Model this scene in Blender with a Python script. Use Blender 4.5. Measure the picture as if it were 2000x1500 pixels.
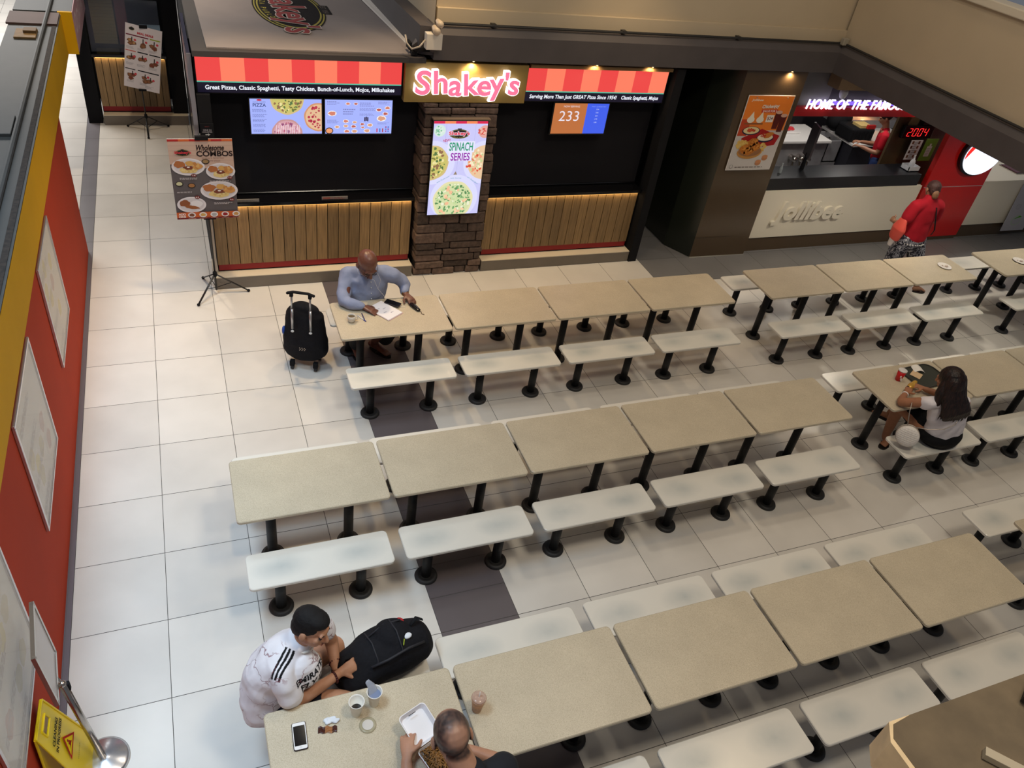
import bpy, bmesh, math, random
from mathutils import Vector, Matrix, noise
random.seed(7)
for o in list(bpy.data.objects): bpy.data.objects.remove(o)
S = bpy.context.scene
C = S.collection
V = Vector

# ---------------------------------------------------------------- camera
cam_d = bpy.data.cameras.new('camera'); cam = bpy.data.objects.new('camera', cam_d); C.objects.link(cam)
cam_d.sensor_width = 36; cam_d.lens = 1527.896 / 2000 * 36; cam_d.clip_end = 200; cam_d.clip_start = 0.05
R_ = [[0.926764, -0.349405, 0.137931], [-0.116916, -0.617247, -0.778034], [0.356986, 0.704928, -0.612893]]
cam.matrix_world = Matrix(((R_[0][0], -R_[1][0], -R_[2][0], 1.06026), (R_[0][1], -R_[1][1], -R_[2][1], -7.23645),
                           (R_[0][2], -R_[1][2], -R_[2][2], 4.90887), (0, 0, 0, 1)))
S.camera = cam
S.view_settings.view_transform = 'Standard'; S.view_settings.look = 'None'
S.view_settings.gamma = 1; S.view_settings.use_curve_mapping = False; S.view_settings.exposure = 0.0

# ---------------------------------------------------------------- light
W = bpy.data.worlds.new('world'); S.world = W; W.use_nodes = True
W.node_tree.nodes['Background'].inputs[0].default_value = (0.80, 0.86, 1.0, 1); W.node_tree.nodes['Background'].inputs[1].default_value = 0.15
def area(x, y, z, sx, sy, e, col, tgt=None, spread=180):
    d = bpy.data.lights.new('overhead_light', 'AREA'); d.shape = 'RECTANGLE'; d.size = sx; d.size_y = sy; d.energy = e; d.color = col
    d.spread = math.radians(spread)
    o = bpy.data.objects.new('overhead_light', d); C.objects.link(o); o.location = (x, y, z)
    if tgt: o.rotation_euler = (V(tgt) - V((x, y, z))).to_track_quat('-Z', 'Y').to_euler()
    return o
def spot(x, y, z, e, col, ang=100, blend=.8, r=.04, tgt=None):
    d = bpy.data.lights.new('spot_light', 'SPOT'); d.energy = e; d.color = col; d.spot_size = math.radians(ang); d.spot_blend = blend; d.shadow_soft_size = r
    o = bpy.data.objects.new('spot_light', d); C.objects.link(o); o.location = (x, y, z)
    if tgt: o.rotation_euler = (V(tgt) - V((x, y, z))).to_track_quat('-Z', 'Y').to_euler()
    return o
WARM = (1.0, .74, .44); NEUT = (1.0, .88, .70); COOL = (.60, .80, 1.0)
# atrium lamps high above the void
area(-0.3, -4.8, 6.6, 1.6, 1.6, 78, COOL, (-0.6, -4.3, 0), 84)
area(-0.1, -1.6, 6.8, 1.2, 1.2, 38, COOL, (-.5, -1.2, 0), 76)
area(3.6, -6.5, 8.0, 1.0, 1.0, 165, (1, .88, .70), (3.6, -4.8, 0))
area(5.5, -2.4, 8.0, .6, .6, 60, NEUT, (4.8, -2.8, 0))
area(7.6, -3.8, 7.5, .5, .5, 50, WARM, (6.6, -3.4, 0))
area(2.2, -1.0, 8.0, .7, .7, 30, NEUT, (2.2, -1.2, 0))
# area light added in place of the lobby's daylight beyond the left kiosk
area(-2.5, 8.0, 4.5, 3, 5, 620, (1, .97, .93), (-1.8, 8.0, 0))
# downlights, and two added spots
spot(3.93, .575, 2.485, 8, WARM, 170, r=.02, tgt=(3.93, .60, 2.0))
spot(-1.5, -7.7, 4.3, 110, (1, .84, .6), 18, tgt=(2.5, -6.95, 3.25))  # added spot out of frame, brightens the cream edge of the ledge
spot(11.2, .74, 2.48, 12, (1, .95, .88), 120, r=.06)  # added spot, brightens the pier front and the notices on it
spot(5.35, .565, 2.515, 5, WARM, 160, r=.02, tgt=(5.35, .60, 2.3)); spot(6.05, .565, 2.515, 5, WARM, 160, r=.02, tgt=(6.05, .60, 2.3)); spot(5.6, .0, 4.6, 70, (1, .74, .44), 70, r=.1, tgt=(5.6, .2, 0))
spot(8.0, .552, 2.50, 12, WARM, 170, r=.02, tgt=(8.0, .572, 1.0))
for (x, y, e) in ((9.4, -.7, 100), (9.6, -2.9, 26), (11.5, -.9, 88), (9.7, -5.0, 12), (11.4, -3.2, 20)):
    spot(x, y, 2.50, e, (1, .91, .76), 140, r=.10)
for (x, y, e) in ((9.6, 1.75, 62), (11.0, 2.0, 58), (13.2, 1.35, 34)):
    spot(x, y, 2.45, e, (1, .96, .9), 150, r=.08)
spot(1.8, -.1, 4.5, 235, (1, .72, .40), 82, r=.1, tgt=(1.7, -.3, 0)); spot(3.3, .2, 4.6, 130, (1, .72, .40), 80, r=.1, tgt=(3.4, -.1, 0)); spot(.55, 2.6, 4.8, 230, (1, .82, .60), 95, r=.1)

# ---------------------------------------------------------------- helpers
def lin(c):
    f = lambda v: (v / 12.92 if v <= .04045 else ((v + .055) / 1.055) ** 2.4)
    return tuple(f(x / 255) for x in c[:3]) + (1,)
MATS = {}
def mat(name, col, rough=.5, metal=0, spec=.5, noise_amt=0, noise_scale=20, bump=0, bump_scale=60, attr=None, emit=0, coat=0, alpha=1, trans=0, jitter=None):
    if name in MATS: return MATS[name]
    m = bpy.data.materials.new(name); m.use_nodes = True; nt = m.node_tree; b = nt.nodes['Principled BSDF']
    b.inputs['Base Color'].default_value = lin(col); b.inputs['Roughness'].default_value = rough; b.inputs['Metallic'].default_value = metal
    b.inputs['Specular IOR Level'].default_value = spec; b.inputs['Coat Weight'].default_value = coat
    if alpha < 1: b.inputs['Alpha'].default_value = alpha
    if trans: b.inputs['Transmission Weight'].default_value = trans
    src = None
    if attr:
        a = nt.nodes.new('ShaderNodeAttribute'); a.attribute_name = attr; src = a.outputs['Color']
        nt.links.new(src, b.inputs['Base Color'])
    if noise_amt:
        tc = nt.nodes.new('ShaderNodeTexCoord'); n = nt.nodes.new('ShaderNodeTexNoise'); n.inputs['Scale'].default_value = noise_scale; n.inputs['Detail'].default_value = 6
        nt.links.new(tc.outputs['Object'], n.inputs['Vector'])
        mr = nt.nodes.new('ShaderNodeMapRange'); mr.inputs[1].default_value = .3; mr.inputs[2].default_value = .7; mr.inputs[3].default_value = 1 - noise_amt; mr.inputs[4].default_value = 1 + noise_amt
        nt.links.new(n.outputs['Fac'], mr.inputs[0])
        mx = nt.nodes.new('ShaderNodeVectorMath'); mx.operation = 'SCALE'
        if src: nt.links.new(src, mx.inputs[0])
        else: mx.inputs[0].default_value = lin(col)[:3]
        nt.links.new(mr.outputs[0], mx.inputs['Scale']); src = mx.outputs[0]
        nt.links.new(src, b.inputs['Base Color'])
    if bump:
        tc = nt.nodes.new('ShaderNodeTexCoord'); n = nt.nodes.new('ShaderNodeTexNoise'); n.inputs['Scale'].default_value = bump_scale; n.inputs['Detail'].default_value = 5
        nt.links.new(tc.outputs['Object'], n.inputs['Vector'])
        bp = nt.nodes.new('ShaderNodeBump'); bp.inputs['Strength'].default_value = bump; bp.inputs['Distance'].default_value = .01
        nt.links.new(n.outputs['Fac'], bp.inputs['Height']); nt.links.new(bp.outputs[0], b.inputs['Normal'])
    if emit:
        b.inputs['Emission Strength'].default_value = emit
        if src: nt.links.new(src, b.inputs['Emission Color'])
        else: b.inputs['Emission Color'].default_value = lin(col)
        if attr:
            b.inputs['Base Color'].default_value = (0, 0, 0, 1)
            for l in list(b.inputs['Base Color'].links): nt.links.remove(l)
    MATS[name] = m; return m

def link(name, me, m, parent=None, smooth=False):
    o = bpy.data.objects.new(name, me); C.objects.link(o)
    if m:
        for mm in (m if isinstance(m, (list, tuple)) else [m]): me.materials.append(mm)
    if parent: o.parent = parent
    if smooth:
        me.polygons.foreach_set('use_smooth', [True] * len(me.polygons))
    return o
def obj(name, bm, m, parent=None, smooth=False):
    me = bpy.data.meshes.new(name); bmesh.ops.recalc_face_normals(bm, faces=bm.faces[:]); bm.to_mesh(me); bm.free()
    return link(name, me, m, parent, smooth)
def tag(o, label, cat, group=None):
    o['label'] = label; o['category'] = cat
    if group: o['group'] = group
    return o
def thing(name, label, cat, loc=(0, 0, 0), rz=0, group=None):
    o = bpy.data.objects.new(name, None); C.objects.link(o); o.location = loc; o.rotation_euler = (0, 0, rz); o.empty_display_size = .1
    return tag(o, label, cat, group)
def struct(name, bm, m, smooth=False):
    o = obj(name, bm, m, None, smooth); o['kind'] = 'structure'; return o
def box(bm, x0, x1, y0, y1, z0, z1, bev=0, mi=0):
    vs = [bm.verts.new((x, y, z)) for z in (z0, z1) for y in (y0, y1) for x in (x0, x1)]
    fs = [bm.faces.new([vs[i] for i in f]) for f in ((0, 2, 3, 1), (4, 5, 7, 6), (0, 1, 5, 4), (2, 6, 7, 3), (0, 4, 6, 2), (1, 3, 7, 5))]
    for f in fs: f.material_index = mi
    if bev:
        es = list({e for f in fs for e in f.edges})
        bmesh.ops.bevel(bm, geom=es, offset=bev, segments=2, affect='EDGES', profile=.5)
    return vs
def B(*a, **k):
    bm = bmesh.new(); box(bm, *a, **k); return bm
def obox(bm, c, ax, ay, az, hx, hy, hz):
    c = V(c); ax, ay, az = V(ax).normalized(), V(ay).normalized(), V(az).normalized()
    vs = [bm.verts.new(c + ax * hx * i + ay * hy * j + az * hz * k) for k in (-1, 1) for j in (-1, 1) for i in (-1, 1)]
    for f in ((0, 2, 3, 1), (4, 5, 7, 6), (0, 1, 5, 4), (2, 6, 7, 3), (0, 4, 6, 2), (1, 3, 7, 5)): bm.faces.new([vs[i] for i in f])
    return vs
def quad_slab(bm, pts, t):
    "extruded polygon: pts in order, extruded by vector t"
    a = [bm.verts.new(p) for p in pts]; b = [bm.verts.new(V(p) + V(t)) for p in pts]; n = len(pts)
    bm.faces.new(a); bm.faces.new(b[::-1])
    for i in range(n): bm.faces.new([a[i], a[(i + 1) % n], b[(i + 1) % n], b[i]])
def rrect(w, h, r, n=6):
    pts = []
    for cx, cy, a0 in ((w / 2 - r, h / 2 - r, 0), (-w / 2 + r, h / 2 - r, 90), (-w / 2 + r, -h / 2 + r, 180), (w / 2 - r, -h / 2 + r, 270)):
        for i in range(n + 1):
            a = math.radians(a0 + 90 * i / n); pts.append((cx + r * math.cos(a), cy + r * math.sin(a)))
    return pts
def slab_rr(bm, cx, cy, z0, z1, w, h, r, bev=.004, mi=0):
    base = rrect(w, h, r); rings = []
    for z, ins in ((z0, bev), (z0 + bev, 0), (z1 - bev, 0), (z1, bev)):
        k1 = (w / 2 - ins) / (w / 2); k2 = (h / 2 - ins) / (h / 2)
        rings.append([bm.verts.new((cx + x * k1, cy + y * k2, z)) for x, y in base])
    n = len(base)
    f = bm.faces.new(rings[0][::-1]); f.material_index = mi; f = bm.faces.new(rings[-1]); f.material_index = mi
    for a, b in zip(rings, rings[1:]):
        for i in range(n):
            f = bm.faces.new([a[i], a[(i + 1) % n], b[(i + 1) % n], b[i]]); f.material_index = mi
def lathe(bm, cx, cy, prof, n=32, cap=True):
    rings = [[bm.verts.new((cx + r * math.cos(2 * math.pi * i / n), cy + r * math.sin(2 * math.pi * i / n), z)) for i in range(n)] for r, z in prof]
    for a, b in zip(rings, rings[1:]):
        for i in range(n): bm.faces.new([a[i], a[(i + 1) % n], b[(i + 1) % n], b[i]])
    if cap: bm.faces.new(rings[0][::-1]); bm.faces.new(rings[-1])
def loft(bm, pts, rads, side=None, n=14, caps=True):
    "tapered tube through pts; rads = r or (r_side, r_other); rounded ends"
    pts = [V(p) for p in pts]; rads = [(r, r) if not isinstance(r, tuple) else r for r in rads]
    P, Rr = [], []
    d0 = (pts[1] - pts[0]).normalized(); d1 = (pts[-1] - pts[-2]).normalized()
    if caps:
        for k in (0.97, .75, .4):
            q = math.sqrt(1 - k * k); P.append(pts[0] - d0 * k * min(rads[0])); Rr.append((rads[0][0] * q, rads[0][1] * q))
    P += pts; Rr += rads
    if caps:
        for k in (.4, .75, .97):
            q = math.sqrt(1 - k * k); P.append(pts[-1] + d1 * k * min(rads[-1])); Rr.append((rads[-1][0] * q, rads[-1][1] * q))
    up = V(side) if side is not None else (V((0, 0, 1)) if abs(d0.z) < .9 else V((1, 0, 0)))
    rings = []
    for i, p in enumerate(P):
        d = (P[min(i + 1, len(P) - 1)] - P[max(i - 1, 0)]).normalized()
        s = (up - d * up.dot(d)).normalized(); t = d.cross(s)
        if side is None: up = s
        rings.append([bm.verts.new(p + s * Rr[i][0] * math.cos(a) + t * Rr[i][1] * math.sin(a)) for a in [2 * math.pi * k / n for k in range(n)]])
    for a, b in zip(rings, rings[1:]):
        for i in range(n): bm.faces.new([a[i], a[(i + 1) % n], b[(i + 1) % n], b[i]])
    bm.faces.new(rings[0][::-1]); bm.faces.new(rings[-1])
def tube(bm, pts, r, n=10): loft(bm, pts, [r] * len(pts), None, n, caps=False)
def ell(bm, c, axes, n=16, m=10):
    c = V(c); a, b, d = [V(x) for x in axes]; rings = []
    for j in range(1, m):
        th = math.pi * j / m
        rings.append([bm.verts.new(c + a * math.sin(th) * math.cos(2 * math.pi * i / n) + b * math.sin(th) * math.sin(2 * math.pi * i / n) + d * math.cos(th)) for i in range(n)])
    t = bm.verts.new(c + d); q = bm.verts.new(c - d)
    for u, w in zip(rings, rings[1:]):
        for i in range(n): bm.faces.new([u[i], w[i], w[(i + 1) % n], u[(i + 1) % n]])
    for i in range(n):
        bm.faces.new([t, rings[0][i], rings[0][(i + 1) % n]]); bm.faces.new([q, rings[-1][(i + 1) % n], rings[-1][i]])
def ells(bm, c, rx, ry, rz): ell(bm, c, ((rx, 0, 0), (0, ry, 0), (0, 0, rz)))
def remesh(name, bm, voxel, smooth_it, m, parent=None, colfn=None, disp=0, dscale=8, factor=.5):
    me = bpy.data.meshes.new(name); bmesh.ops.recalc_face_normals(bm, faces=bm.faces[:]); bm.to_mesh(me); bm.free()
    o = bpy.data.objects.new(name, me); C.objects.link(o)
    r = o.modifiers.new('r', 'REMESH'); r.mode = 'VOXEL'; r.voxel_size = voxel
    if smooth_it:
        s = o.modifiers.new('s', 'SMOOTH'); s.iterations = smooth_it * (3 if voxel > .0035 and name in ('shirt', 'jersey', 'top', 'skirt', 'trousers', 'shorts', 'bag') else 1); s.factor = factor
    dg = bpy.context.evaluated_depsgraph_get(); me2 = bpy.data.meshes.new_from_object(o.evaluated_get(dg))
    bpy.data.objects.remove(o); bpy.data.meshes.remove(me); me2.name = name
    if disp:
        nv = len(me2.vertices); nn = [0.0] * (3 * nv); cc = [0.0] * (3 * nv); me2.vertex_normals.foreach_get('vector', nn); me2.vertices.foreach_get('co', cc)
        for i in range(0, 3 * nv, 3):
            k = disp * noise.noise(V(cc[i:i + 3]) * dscale); cc[i] += nn[i] * k; cc[i + 1] += nn[i + 1] * k; cc[i + 2] += nn[i + 2] * k
        me2.vertices.foreach_set('co', cc); me2.update()
    if colfn:
        ca = me2.color_attributes.new('Col', 'FLOAT_COLOR', 'POINT')
        ca.data.foreach_set('color', [x for v in me2.vertices for x in lin(colfn(v.co))])
    return link(name, me2, m, parent, True)

# flat printed or lit artwork: coloured layers on a real panel
_font_cache = {}
def text_polys(s, bold=0.0, shear=0.0, space=1.0, wscale=1.0):
    key = (s, bold, shear, space)
    if key not in _font_cache:
        cu = bpy.data.curves.new('t', 'FONT'); cu.body = s; cu.offset = bold; cu.shear = shear; cu.space_character = space; cu.size = 1; cu.resolution_u = 5; cu.fill_mode = 'FRONT'
        to = bpy.data.objects.new('t', cu); C.objects.link(to); dg = bpy.context.evaluated_depsgraph_get()
        me = bpy.data.meshes.new_from_object(to.evaluated_get(dg))
        vs = [(v.co.x, v.co.y) for v in me.vertices]; fs = [tuple(p.vertices) for p in me.polygons]
        bpy.data.objects.remove(to); bpy.data.curves.remove(cu); bpy.data.meshes.remove(me)
        _font_cache[key] = (vs, fs)
    return _font_cache[key]
class Art:
    def __init__(s): s.v = []; s.f = []; s.c = []
    def poly(s, pts, col, L=1):
        n = len(s.v); s.v += [(p[0], p[1], L) for p in pts]; s.f.append(tuple(range(n, n + len(pts)))); s.c.append(lin(col))
    def rect(s, x0, y0, x1, y1, col, L=1): s.poly([(x0, y0), (x1, y0), (x1, y1), (x0, y1)], col, L)
    def disc(s, cx, cy, rx, ry, col, L=1, n=28, rot=0, wob=0):
        pts = []
        ph = random.random() * 9
        for i in range(n):
            a = 2 * math.pi * i / n; k = 1 + wob * (math.sin(3 * a + ph) * .5 + math.sin(5 * a + 2 * ph) * .5 + math.sin(9 * a + ph * 3) * .35)
            x, y = rx * k * math.cos(a), ry * k * math.sin(a)
            pts.append((cx + x * math.cos(rot) - y * math.sin(rot), cy + x * math.sin(rot) + y * math.cos(rot)))
        s.poly(pts, col, L)
    def clipdisc(s, cx, cy, r, col, L, box_, n=60, wob=0, ry=None):
        x0, y0, x1, y1 = box_; pts = []; ry = ry or r
        for i in range(n):
            a = 2 * math.pi * i / n; k = 1 + wob * math.sin(7 * a)
            pts.append((min(max(cx + r * k * math.cos(a), x0), x1), min(max(cy + ry * k * math.sin(a), y0), y1)))
        out = [p for i, p in enumerate(pts) if p != pts[i - 1]]
        if len(out) > 2: s.poly(out, col, L)
    def text(s, t, cx, cy, w, h, col, L=2, bold=0, shear=0, rot=0, fit=True, space=1.0):
        vs, fs = text_polys(t, bold, shear, space)
        if not vs: return
        x0 = min(v[0] for v in vs); x1 = max(v[0] for v in vs); y0 = min(v[1] for v in vs); y1 = max(v[1] for v in vs)
        sx = w / (x1 - x0); sy = h / (y1 - y0) if fit else sx
        n = len(s.v)
        for x, y in vs:
            a = (x - (x0 + x1) / 2) * sx; b = (y - (y0 + y1) / 2) * sy
            s.v.append((cx + a * math.cos(rot) - b * math.sin(rot), cy + a * math.sin(rot) + b * math.cos(rot), L))
        for f in fs: s.f.append(tuple(n + i for i in f)); s.c.append(lin(col))
    def lines(s, x0, y0, x1, y1, n, col, L=2, fill=.5, ragged=.3):
        dy = (y1 - y0) / n
        for i in range(n):
            xx = x1 - (x1 - x0) * ragged * random.random(); y = y0 + dy * i; x = x0
            while x < xx:
                w = (x1 - x0) * random.uniform(.06, .16); s.rect(x, y, min(x + w, xx), y + dy * fill, col, L); x += w + (x1 - x0) * .03
    def scatter(s, cx, cy, r, cols, n, rad, L, box_=None, wob=.25, ry=None):
        ry = ry or r
        for i in range(n):
            a = random.random() * 6.283; q = math.sqrt(random.random()); x = cx + r * q * math.cos(a); y = cy + ry * q * math.sin(a); k = rad * random.uniform(.6, 1.3)
            if box_ and (x - k < box_[0] or x + k > box_[2] or y - k < box_[1] or y + k > box_[3]): continue
            s.disc(x, y, k, k * random.uniform(.6, 1), random.choice(cols), L + i * .02, 9, random.random() * 3, wob)
    def build(s, name, m, org, U, Vv, parent=None, step=.0006):
        org, U, Vv = V(org), V(U), V(Vv); N = U.cross(Vv).normalized()
        me = bpy.data.meshes.new(name); me.from_pydata([org + U * a + Vv * b + N * (L * step) for a, b, L in s.v], [], s.f)
        ca = me.color_attributes.new('Col', 'FLOAT_COLOR', 'CORNER'); d = []
        for p, c in zip(me.polygons, s.c): d += list(c) * p.loop_total
        ca.data.foreach_set('color', d)
        return link(name, me, m, parent)
PRINT = mat('printed_sheet', (255, 255, 255), .45, attr='Col', spec=.3)
MATTE = mat('painted_marks', (255, 255, 255), .8, attr='Col', spec=.1)
LIT = mat('lit_screen', (255, 255, 255), .5, attr='Col', emit=1.0)
black = mat('black_powder_coat', (24, 24, 26), .45, noise_amt=.15, noise_scale=40)
blackgloss = mat('black_gloss', (14, 14, 17), .15)
blackmatte = mat('black_matte', (20, 20, 23), .8, spec=.2)
# ================================================================ floor
PX = .597; PY = .6
def build_floor():
    bm = bmesh.new(); lay = bm.loops.layers.float_color.new('Col')
    g = .0022
    def tile(x0, x1, y0, y1, mi, c):
        vs = [bm.verts.new((x, y, 0)) for x, y in ((x0 + g, y0 + g), (x1 - g, y0 + g), (x1 - g, y1 - g), (x0 + g, y1 - g))]
        f = bm.faces.new(vs); f.material_index = mi
        k = random.uniform(.965, 1.03); cc = lin(tuple(min(255, v * k) for v in c))
        for l in f.loops: l[lay] = cc
    for i in range(-11, 26):
        for j in range(-15, 23):
            x0, x1, y0, y1 = i * PX, (i + 1) * PX, j * PY, (j + 1) * PY
            if i == -1:
                tile(x0, -.17, y0, y1, 1, (214, 208, 200)); tile(-.17, 0, y0, y1, 2, (112, 108, 112)); continue
            if i == 4 and y0 < .5:
                tile(x0, x1, y0, y0 + .3, 2, (100, 92, 94)); tile(x0, x1, y0 + .3, y1, 2, (100, 92, 94)); continue
            if i >= 11 and j >= 0: tile(x0, x1, y0, y1, 2, (118, 116, 116)); continue
            tile(x0, x1, y0, y1, 1, (214, 209, 201))
    vs = [bm.verts.new(p) for p in ((-6.6, -9, -.003), (15.6, -9, -.003), (15.6, 14, -.003), (-6.6, 14, -.003))]
    f = bm.faces.new(vs); f.material_index = 0
    lo = [bm.verts.new(p) for p in ((-6.6, -9, -.2), (15.6, -9, -.2), (15.6, 14, -.2), (-6.6, 14, -.2))]
    bm.faces.new(lo[::-1])
    me = bpy.data.meshes.new('floor'); bm.to_mesh(me); bm.free()
    gm = mat('grout', (84, 80, 76), .9)
    def tm(name, r):
        m = mat(name, (255, 255, 255), r, attr='Col', noise_amt=.07, noise_scale=1.7, spec=.5)
        nt = m.node_tree; b = nt.nodes['Principled BSDF']
        tc = nt.nodes.new('ShaderNodeTexCoord'); n = nt.nodes.new('ShaderNodeTexNoise'); n.inputs['Scale'].default_value = 3; n.inputs['Detail'].default_value = 5
        mr = nt.nodes.new('ShaderNodeMapRange'); mr.inputs[3].default_value = r - .08; mr.inputs[4].default_value = r + .12
        nt.links.new(tc.outputs['Object'], n.inputs['Vector']); nt.links.new(n.outputs['Fac'], mr.inputs[0]); nt.links.new(mr.outputs[0], b.inputs['Roughness'])
        return m
    o = link('floor', me, [gm, tm('pale_porcelain_tile', .30), tm('dark_porcelain_tile', .36)]); o['kind'] = 'structure'
build_floor()

# ================================================================ left partition wall with yellow fascia
red = mat('red_painted_wall', (178, 62, 36), .8, spec=.15, noise_amt=.06, noise_scale=1.5)
yel = mat('yellow_fascia', (204, 156, 8), .75, spec=.2, noise_amt=.04, noise_scale=2)
dgrey = mat('dark_grey_paint', (50, 51, 50), .6, noise_amt=.1, noise_scale=6)
bm = bmesh.new(); box(bm, -.48, -.04, -8.6, 1.55, 0, 1.60); struct('wall_left', bm, red)
bm = bmesh.new(); box(bm, -.04, -.034, -8.6, 1.55, 0, .012); box(bm, -.04, 0, -8.6, 1.55, 0, .008); struct('baseboard_left', bm, mat('baseboard', (104, 98, 104), .5))
bm = bmesh.new(); box(bm, -.06, -.028, -8.6, 3.40, 1.585, 2.025); box(bm, -.06, .085, 3.40, 3.44, 1.59, 2.05); struct('trim_1', bm, yel)
bm = bmesh.new(); box(bm, -.50, -.06, -8.6, 3.40, 1.60, 2.02); box(bm, -.50, .08, 3.44, 9, 1.60, 2.045)
box(bm, -.50, -.028, -8.6, 3.38, 2.02, 2.03); struct('trim_2', bm, dgrey)
bm = bmesh.new(); box(bm, -.085, -.045, -8.6, 2.9, 2.03, 2.036); struct('trim_3', bm, mat('dark_brown_edge', (40, 32, 27), .9, noise_amt=.5, noise_scale=30))
tag(obj('roof_board', B(-.52, -.035, 2.93, 3.37, 2.03, 2.05), mat('brown_board', (76, 54, 47), .7, noise_amt=.1, noise_scale=5)), 'brown board lying across the far end of the dark partition top', 'board')
t = thing('wooden_bracket', 'small tan wooden block with a slot on the dark partition top', 'block', (-.305, 2.58, 2.03))
bm = bmesh.new(); box(bm, -.10, .10, -.15, .15, 0, .02, .003); obj('base', bm, mat('tan_wood', (118, 92, 52), .7, noise_amt=.2, noise_scale=14), t)
bm = bmesh.new(); box(bm, -.02, .10, -.02, .10, .02, .05, .003); obj('block', bm, mat('tan_wood2', (98, 74, 40), .7), t)
bm = bmesh.new(); tube(bm, [(-.19, -8.6, 2.045), (-.17, 0, 2.045), (-.16, 2.3, 2.045), (-.145, 3.5, 2.06), (-.14, 4.4, 2.06)], .022, 8)
tag(obj('conduit', bm, dgrey), 'long grey conduit running along the top of the dark partition', 'conduit')
tag(obj('access_hatch', B(-.36, -.20, -.13, .27, 2.03, 2.055, .004), dgrey), 'flat grey hatch cover on the dark partition top', 'hatch')
bm = bmesh.new(); box(bm, .081, .087, 3.45, 5.3, 1.60, 2.04)
t = thing('fascia_banner', 'pale pink banner with white letter shapes along the far partition fascia', 'banner', (0, 0, 0))
obj('sheet', bm, mat('pink_vinyl', (205, 160, 172), .4), t)
a = Art()
for i, (yy, ch) in enumerate(((.25, 'O'), (.6, 'D'), (.95, 'D'), (1.3, 'A'))): a.text(ch, yy, .22 if i % 2 else .26, .28, .22, (228, 205, 212), 1, bold=.02)
a.build('lettering', MATTE, (.0875, 3.45, 1.60), (0, 1, 0), (0, 0, 1), t)

# backlit menu frames on the red wall
def menu_frame(y0, y1, z0, z1, seed, label):
    random.seed(seed)
    t = thing('menu_lightbox', label, 'menu frame', (-.038, (y0 + y1) / 2, (z0 + z1) / 2), 0, 'framed menus on the red wall')
    w = y1 - y0; h = z1 - z0; bm = bmesh.new(); e = .022
    box(bm, 0, .02, -w / 2, w / 2, -h / 2, -h / 2 + e, .003); box(bm, 0, .02, -w / 2, w / 2, h / 2 - e, h / 2, .003)
    box(bm, 0, .02, -w / 2, -w / 2 + e, -h / 2 + e, h / 2 - e, .003); box(bm, 0, .02, w / 2 - e, w / 2, -h / 2 + e, h / 2 - e, .003)
    obj('frame', bm, mat('brushed_aluminium', (205, 200, 200), .25, metal=.9), t)
    a = Art(); a.rect(-w / 2 + e, -h / 2 + e, w / 2 - e, h / 2 - e, (206, 200, 186), 0)
    for i in range(6):
        x = random.uniform(-w * .32, w * .32); y = random.uniform(-h * .32, h * .32)
        a.disc(x, y, .11, .10, (212, 204, 190), 1 + i * .1); a.disc(x, y, .075, .07, random.choice(((196, 182, 140), (190, 160, 140), (205, 190, 120))), 2 + i * .1, wob=.12)
    for i in range(4): a.lines(-w * .4, -h * .44 + i * .22, w * .1, -h * .44 + i * .22 + .06, 3, (170, 160, 148), 3)
    a.build('poster', mat('poster_paper', (255, 255, 255), .5, attr='Col'), (.006, 0, 0), (0, 1, 0), (0, 0, 1), t)
    obj('glass', B(.014, .017, -w / 2 + e, w / 2 - e, -h / 2 + e, h / 2 - e), mat('clear_glass', (255, 255, 255), .06, alpha=.22, spec=1.0), t)
menu_frame(-1.44, -.57, .64, 1.55, 3, 'silver framed menu nearest the corridor on the red wall')
menu_frame(-3.20, -2.29, .64, 1.55, 4, 'silver framed menu in the middle of the red wall')
menu_frame(-4.96, -4.06, .68, 1.56, 5, 'silver framed menu beside the chrome sign stand on the red wall')

# ================================================================ pizza counter storefront
random.seed(11)
def wood_planks(bm, lay, x0, x1, y, z0, z1, n):
    w = (x1 - x0) / n
    for i in range(n):
        a, b = x0 + i * w + .0035, x0 + (i + 1) * w - .0035
        vs = len(bm.verts); k = random.uniform(.86, 1.08); c = lin((142 * k, 114 * k, 76 * k)); before = set(bm.faces)
        box(bm, a, b, y, y + .02, z0, z1, .0015)
        for f in set(bm.faces) - before:
            for l in f.loops: l[lay] = c
def plank_mat():
    m = mat('oak_planks', (255, 255, 255), .5, attr='Col'); nt = m.node_tree; b = nt.nodes['Principled BSDF']
    a = nt.nodes['Attribute']; tc = nt.nodes.new('ShaderNodeTexCoord'); mp = nt.nodes.new('ShaderNodeMapping'); mp.inputs['Scale'].default_value = (38, 38, 2.2)
    n = nt.nodes.new('ShaderNodeTexNoise'); n.inputs['Scale'].default_value = 1.6; n.inputs['Detail'].default_value = 8; n.inputs['Distortion'].default_value = .6
    mr = nt.nodes.new('ShaderNodeMapRange'); mr.inputs[1].default_value = .3; mr.inputs[2].default_value = .7; mr.inputs[3].default_value = .68; mr.inputs[4].default_value = 1.18
    s = nt.nodes.new('ShaderNodeVectorMath'); s.operation = 'SCALE'
    nt.links.new(tc.outputs['Object'], mp.inputs[0]); nt.links.new(mp.outputs[0], n.inputs[0]); nt.links.new(n.outputs[0], mr.inputs[0])
    nt.links.new(a.outputs['Color'], s.inputs[0]); nt.links.new(mr.outputs[0], s.inputs['Scale']); nt.links.new(s.outputs[0], b.inputs['Base Color']); return m
PL = plank_mat(); redkick = mat('red_kick_strip', (138, 14, 26), .45)
plinth_m = mat('plinth_tile', (116, 108, 98), .5, noise_amt=.06, noise_scale=5)
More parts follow.
